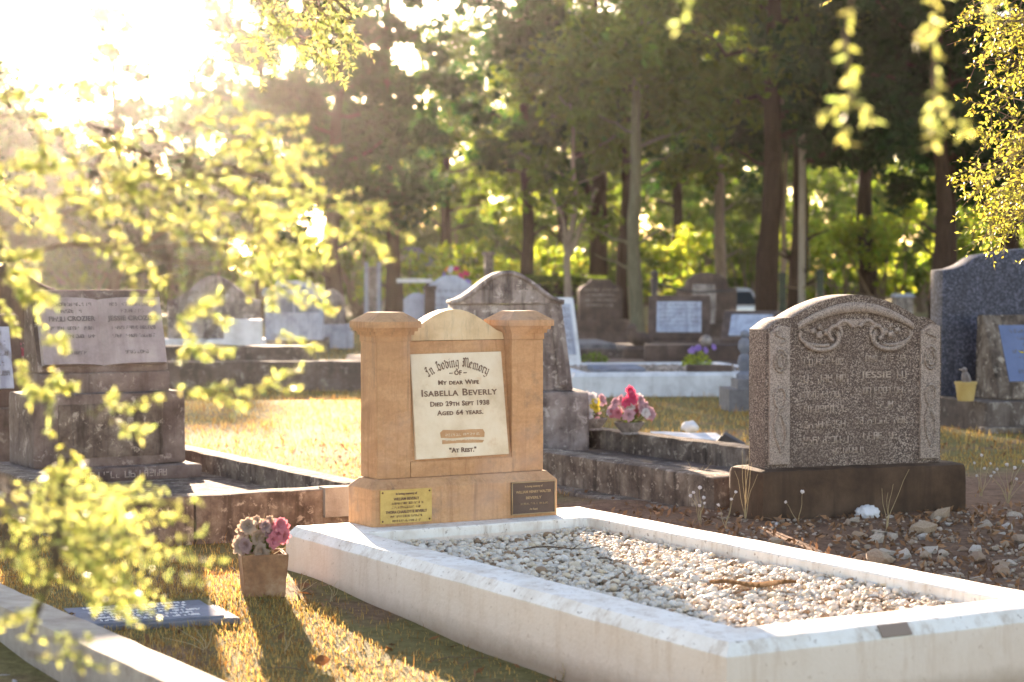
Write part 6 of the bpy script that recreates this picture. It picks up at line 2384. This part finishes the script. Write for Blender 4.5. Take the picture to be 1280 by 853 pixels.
def build_grass():
    r = np.random.default_rng(41)
    V_all = []
    T_all = []
    for (y0, y1, n, h0, w0) in ((5.3, 8.2, 105000, 0.020, 0.0028), (8.2, 13, 65000, 0.024, 0.0036), (13, 22, 60000, 0.034, 0.0056), (22, 46, 40000, 0.05, 0.012)):
        y = y0 + (y1 - y0) * np.sqrt(r.uniform(0, 1, n) * (1 - (y0 / y1) ** 2) + (y0 / y1) ** 2) if False else np.sqrt(r.uniform(y0 * y0, y1 * y1, n))
        x = r.uniform(-0.285, 0.285, n) * y
        u = 0.866 * x + 0.5 * y
        v = -0.5 * x + 0.866 * y
        patch = np.sin(2.1 * x + 1.3 * y + 0.5) * np.sin(1.6 * y - 2.7 * x) + 0.6 * np.sin(5.3 * x + 1.1) * np.sin(4.7 * y)
        dens = np.clip(0.75 + 0.3 * patch, 0.2, 1.0)
        bare = (u > 4.5) & (v < 9)
        dens = np.where(bare, 0.03, dens)
        # bare strip of earth along the left flank of the white kerb
        strip = (u > 2.95 + 0.07 * np.sin(7 * v)) & (u < 3.25) & (v < 7.3)
        dens = np.where(strip, 0.12, dens)
        strip2 = (u > 2.75) & (u < 3.0) & (v < 6.0)
        dens = np.where(strip2, dens * 0.5, dens)
        keep = (r.uniform(0, 1, n) < dens) & ~inside_any(x, y)
        x, y, patch = x[keep], y[keep], patch[keep]
        m = len(x)
        h = h0 * r.lognormal(0, 0.38, m)
        w = w0 * r.uniform(0.6, 1.3, m)
        a = r.uniform(0, 6.283, m)
        ln = r.uniform(0.15, 1.1, m)
        b = a + r.normal(size=m) * 0.8 + 1.57
        z = gz(x, y) - 0.004
        B = np.stack([x, y, z], -1)
        wd = np.stack([np.cos(a), np.sin(a), np.zeros(m)], -1) * w[:, None] * 0.5
        dr = np.stack([np.cos(b), np.sin(b), np.zeros(m)], -1)
        up = np.array([0, 0, 1.0])
        M1 = B + up * (h * 0.6)[:, None] + dr * (h * ln * 0.25)[:, None]
        M2 = B + up * (h * np.clip(1.05 - 0.35 * ln, 0.5, 1))[:, None] + dr * (h * ln * 0.8)[:, None]
        V_all.append(np.stack([B - wd, B + wd, M1 + wd * .8, M1 - wd * .8, M2 + wd * .15, M2 - wd * .15], 1).reshape(-1, 3))
        green = np.clip(0.02 + 0.2 * patch + r.normal(size=m) * 0.25, 0, 1)[:, None]
        t = (np.array([1.05, 0.93, 0.85]) * (1 - green) + np.array([0.58, 0.80, 0.45]) * green) * r.uniform(0.65, 1.25, (m, 1))
        brown = r.uniform(0, 1, m) < 0.36
        t[brown] = np.array([0.75, 0.5, 0.4]) * r.uniform(0.6, 1.1, (brown.sum(), 1))
        T_all.append(np.repeat(t, 6, 0))
    V = np.concatenate(V_all)
    k = np.arange(len(V) // 6)[:, None] * 6
    Fc = np.concatenate([k + np.array([0, 1, 2, 3]), k + np.array([3, 2, 4, 5])])
    o = mesh_obj('grass', np_mesh('grass', V, Fc, M['grass'], np.concatenate(T_all)))
    tag(o, 'short dry yellow green grass between the graves', 'grass', kind='stuff')


build_grass()


def build_litter():
    r = np.random.default_rng(43)
    n = 900
    y = np.sqrt(r.uniform(5.4 ** 2, 14 ** 2, n))
    x = r.uniform(-0.28, 0.28, n) * y
    n2 = 2600
    y2 = r.uniform(6.2, 10.0, n2)
    x2 = r.uniform(0.05, 0.27, n2) * y2
    k2 = 0.866 * x2 + 0.5 * y2 > 4.62
    x = np.concatenate([x, x2[k2]])
    y = np.concatenate([y, y2[k2]])
    keep = ~inside_any(x, y)
    x, y = x[keep], y[keep]
    n = len(x)
    u = 0.866 * x + 0.5 * y
    C = np.stack([x, y, gz(x, y) + np.where(u > 4.5, 0.035, 0.012)], -1)
    V, Fc = leaf_cloud(C, r.uniform(0.012, 0.034, n), r, 2.6)
    o = mesh_obj('leaf_litter', np_mesh('leaf_litter', V, Fc, M['litter'], np.repeat(r.uniform(0.4, 1.6, (n, 1)) * np.array([1, 0.92, 0.85]) ** r.uniform(0, 2, (n, 1)), 4, 0)))
    tag(o, 'scattered small brown fallen leaves on the ground', 'leaf litter', kind='stuff')


build_litter()


def build_sticks():
    r = np.random.default_rng(47)
    T = Tubes()
    for _ in range(170):
        y = math.sqrt(r.uniform(5.5 ** 2, 12 ** 2))
        x = r.uniform(-0.27, 0.27) * y
        if inside_any(np.array([x]), np.array([y]))[0]:
            continue
        a = r.uniform(0, 6.28)
        l_ = r.uniform(0.02, 0.09)
        z = GZ(x, y) + (0.03 if 0.866 * x + 0.5 * y > 4.5 else 0.014)
        d = Vector((math.cos(a), math.sin(a), 0)) * l_
        T.add([Vector((x, y, z)) - d, Vector((x, y, z + 0.006)) + Vector((0, 0, 1)) * r.uniform(0, .006), Vector((x, y, z)) + d], [0.0016, 0.002, 0.001], 4)
    o = T.build('stick_litter', M['twig'])
    tag(o, 'scattered bits of dead twig on the ground', 'twig litter', kind='stuff')


build_sticks()

# ------------------------------------------------------------------ rocks on the bare earth at the right
def build_rocks():
    r = np.random.default_rng(51)
    variants = []
    for k in range(7):
        bm = bmesh.new()
        bmesh.ops.create_icosphere(bm, subdivisions=2, radius=1.0)
        for v in bm.verts:
            v.co = v.co + mnoise.noise_vector(v.co * 1.1 + Vector((k * 7.1, 0, 0))) * 0.55 + mnoise.noise_vector(v.co * 3.0 + Vector((0, k * 3.3, 0))) * 0.22
        # facet it a little
        for _ in range(7):
            d = Vector(r.normal(size=3)).normalized()
            for v in bm.verts:
                q = v.co.dot(d)
                if q > 0.62:
                    v.co -= d * (q - 0.62) * 0.9
        me = bpy.data.meshes.new('rock')
        bm.to_mesh(me)
        bm.free()
        me.materials.append(M['rock'])
        me.polygons.foreach_set('use_smooth', [True] * len(me.polygons))
        me.set_sharp_from_angle(angle=R(18))
        variants.append(me)
    placed = []
    made = 0
    tries = 0
    while made < 170 and tries < 4000:
        tries += 1
        px = r.uniform(960, 1300)
        py = r.uniform(634, 742)
        p = on_px(px, py, 0.045)
        u = 0.866 * p.x + 0.5 * p.y
        v = -0.5 * p.x + 0.866 * p.y
        if u < 4.66 or (5.55 < u < 6.95 and v > 7.22):
            continue
        if px < 1060 and r.uniform() < 0.72:
            continue
        s = float(np.clip(r.lognormal(math.log(0.024), 0.5), 0.010, 0.075))
        if any((p.x - q[0]) ** 2 + (p.y - q[1]) ** 2 < ((s + q[2]) * 0.8) ** 2 for q in placed):
            continue
        placed.append((p.x, p.y, s))
        o = bpy.data.objects.new('rock', variants[int(r.integers(0, 7))])
        o.location = (p.x, p.y, GZ(p.x, p.y) + 0.022 + s * 0.22)
        o.rotation_euler = (r.uniform(-.3, .3), r.uniform(-.3, .3), r.uniform(0, 6.28))
        o.scale = (s * r.uniform(.9, 1.4), s * r.uniform(.7, 1.1), s * r.uniform(.45, .8))
        link(o)
        tag(o, 'rough tan stone among those strewn on the bare earth before the granite headstone', 'rock', 'stones strewn on the bare earth')
        made += 1
    n = 1500
    x = r.uniform(0.9, 2.6, n)
    y = r.uniform(6.0, 10.0, n)
    u = 0.866 * x + 0.5 * y
    k = (u > 4.62) & ~inside_any(x, y)
    x, y = x[k], y[k]
    n = len(x)
    c = r.uniform(0.14, 0.5, (n, 1)) * np.array([1, 0.78, 0.62])
    o = mesh_obj('rubble', pebbles('rubble', np.stack([x, y, gz(x, y) + 0.025], -1), r.uniform(0.004, 0.014, n), c, 1, r))
    tag(o, 'fine stony rubble on the bare earth at the right', 'rubble', kind='stuff')
    # one crumpled white lump stands out
    bm = bmesh.new()
    bmesh.ops.create_icosphere(bm, subdivisions=4, radius=0.05)
    for v in bm.verts:
        d = v.co.normalized()
        v.co += d * (0.012 * abs(mnoise.noise(v.co * 45)) * 2 + 0.008 * mnoise.noise(v.co * 90))
        v.co.z *= 0.75
    o = bm_obj('white_rock', bm, M['white_stone'], None, 'all')
    p = on_px(1086, 650, 0.05)
    o.location = (p.x, p.y, 0.075)
    tag(o, 'crumpled bright white stone before the middle of the granite base', 'rock')


build_rocks()

# ------------------------------------------------------------------ weeds with pale seed heads and dry stalks
def weed(label, base, stalks, seed, heads=True, group=None):
    """stalks: (dx, dz, lean) offsets of the tips in metres"""
    rr = random.Random(seed)
    t = thing('dry_weed', label, 'weed', base, 0, group)
    S = Tubes()
    for (dx, h) in stalks:
        dy = rr.uniform(-.04, .04)
        pts = [(rr.uniform(-.02, .02), rr.uniform(-.02, .02), -0.02)]
        for k in range(1, 7):
            a = k / 6
            pts.append((dx * a ** 1.6 + 0.004 * math.sin(9 * a + h * 50), dy * a, h * a))
        S.add(pts, [0.0019 - 0.00018 * k for k in range(7)], 4)
        if heads:
            bm = bmesh.new()
            bmesh.ops.create_icosphere(bm, subdivisions=2, radius=rr.uniform(0.006, 0.0095), matrix=Matrix.Translation(pts[-1]))
            jitter(bm, 0.004, 180, seed)
            bm_obj('seed_head', bm, M['white_petal'], t)
    S.build('stalk', M['straw'], t)


def wb(px, py, z=0.03):
    p = on_px(px, py, z)
    return Vector((p.x, p.y, GZ(p.x, p.y)))


weed('dry weed with pale seed heads left of the granite base', wb(876, 660), [(-.03, .17), (.0, .19), (-.045, .155), (.02, .14), (.015, .12), (-.01, .11)], 1)
weed('lone pale seed head stalks at the corner of the granite base', wb(908, 668), [(-.03, .13), (.05, .19), (.03, .16)], 2)
weed('tuft of tall dry grass stalks against the granite base corner', wb(932, 658), [(-.02, .36), (.01, .33), (.03, .30), (-.05, .26), (.06, .24), (.02, .4)], 3, False)
weed('thin dry stalks leaning before the middle of the granite base', wb(1110, 672), [(.0, .2), (.02, .24), (.11, .30), (-.03, .22)], 4, False)
weed('slanting dry stalk with one pale head before the granite base', wb(1000, 664), [(.02, .17), (-.1, .02), (-.06, .12)], 5)
weed('clump of pale seed heads at the far right below the blue granite', wb(1262, 632), [(-.05, .19), (-.02, .22), (.03, .2), (.08, .23), (-.09, .16), (.05, .14), (-.13, .2), (.11, .17)], 6)
weed('second clump of pale seed heads beside the right granite base end', wb(1228, 622), [(-.04, .2), (.0, .24), (.04, .2), (.07, .15), (-.02, .13)], 7)
weed('red brown dry grass sprig on the old grave kerb', wb(868, 590, 0.2) + Vector((0, 0, 0.09)), [(-.07, .12), (-.03, .15), (.05, .12), (.09, .14), (.02, .08)], 8, False)
weed('dry grass stems lying beside the flush plaque', wb(256, 800), [(-.14, .05), (-.06, .10), (.03, .09), (-.1, .08)], 9, False)
weed('short dry stalk in front of the terracotta pot', wb(355, 800), [(.0, .09), (.03, .07)], 10, False)
weed('green grass tuft at the foot of the white kerb', wb(705, 848, -0.03), [(.0, .06), (.01, .05), (-.01, .04)], 11, False)
weed('curved green blade against the front corner of the white kerb', wb(838, 868, -0.04), [(-.05, .13), (.02, .06)], 12, False)
weed('dry twiggy sprig beside the left flank of the white kerb', wb(414, 745), [(.02, .08), (-.015, .07), (.035, .06)], 13, False)
weed('dead brown sprig between the pot and the white kerb', wb(372, 742), [(.04, .07), (.07, .05), (.02, .09), (-.02, .05)], 14, False)

# crumpled faded petals dropped between the pot and the kerb
lm = leaf_mesh('dropped_leaf', 0.05, 0.02, M['dead_leaf'])
for i, (px, py, lab) in enumerate(((379, 738, 'reddish dead leaf nearest the white kerb behind the pot'), (388, 745, 'curled dead leaf against the foot of the white kerb'), (430, 800, 'orange dead leaf on the sunlit grass by the kerb shadow'), (392, 812, 'pale curled dead leaf on the sunlit grass'))):
    o = mesh_obj('dropped_leaf', lm if i == 0 else lm.copy())
    p = wb(px, py)
    o.location = (p.x, p.y, p.z + 0.02)
    o.rotation_euler = (0.4, 0.3 * i, i * 1.7)
    tag(o, lab, 'leaf')

# ------------------------------------------------------------------ hazy air lit by the low sun
HAZE = 0.00015
def build_haze():
    m = bpy.data.materials.new('haze')
    m.use_nodes = True
    nt = m.node_tree
    nt.nodes.clear()
    out = nt.nodes.new('ShaderNodeOutputMaterial')
    v = nt.nodes.new('ShaderNodeVolumePrincipled')
    v.inputs['Color'].default_value = (1.0, 0.95, 0.92, 1)
    v.inputs['Density'].default_value = HAZE
    v.inputs['Anisotropy'].default_value = 0.86
    nt.links.new(v.outputs[0], out.inputs['Volume'])
    bm = box_bm(-300, 300, -90, 600, -1.2, 18.0, bevel=0)
    o = bm_obj('haze', bm, m)
    tag(o, 'sunlit hazy air between the trees', 'haze', kind='stuff')


if HAZE > 0:
    build_haze()
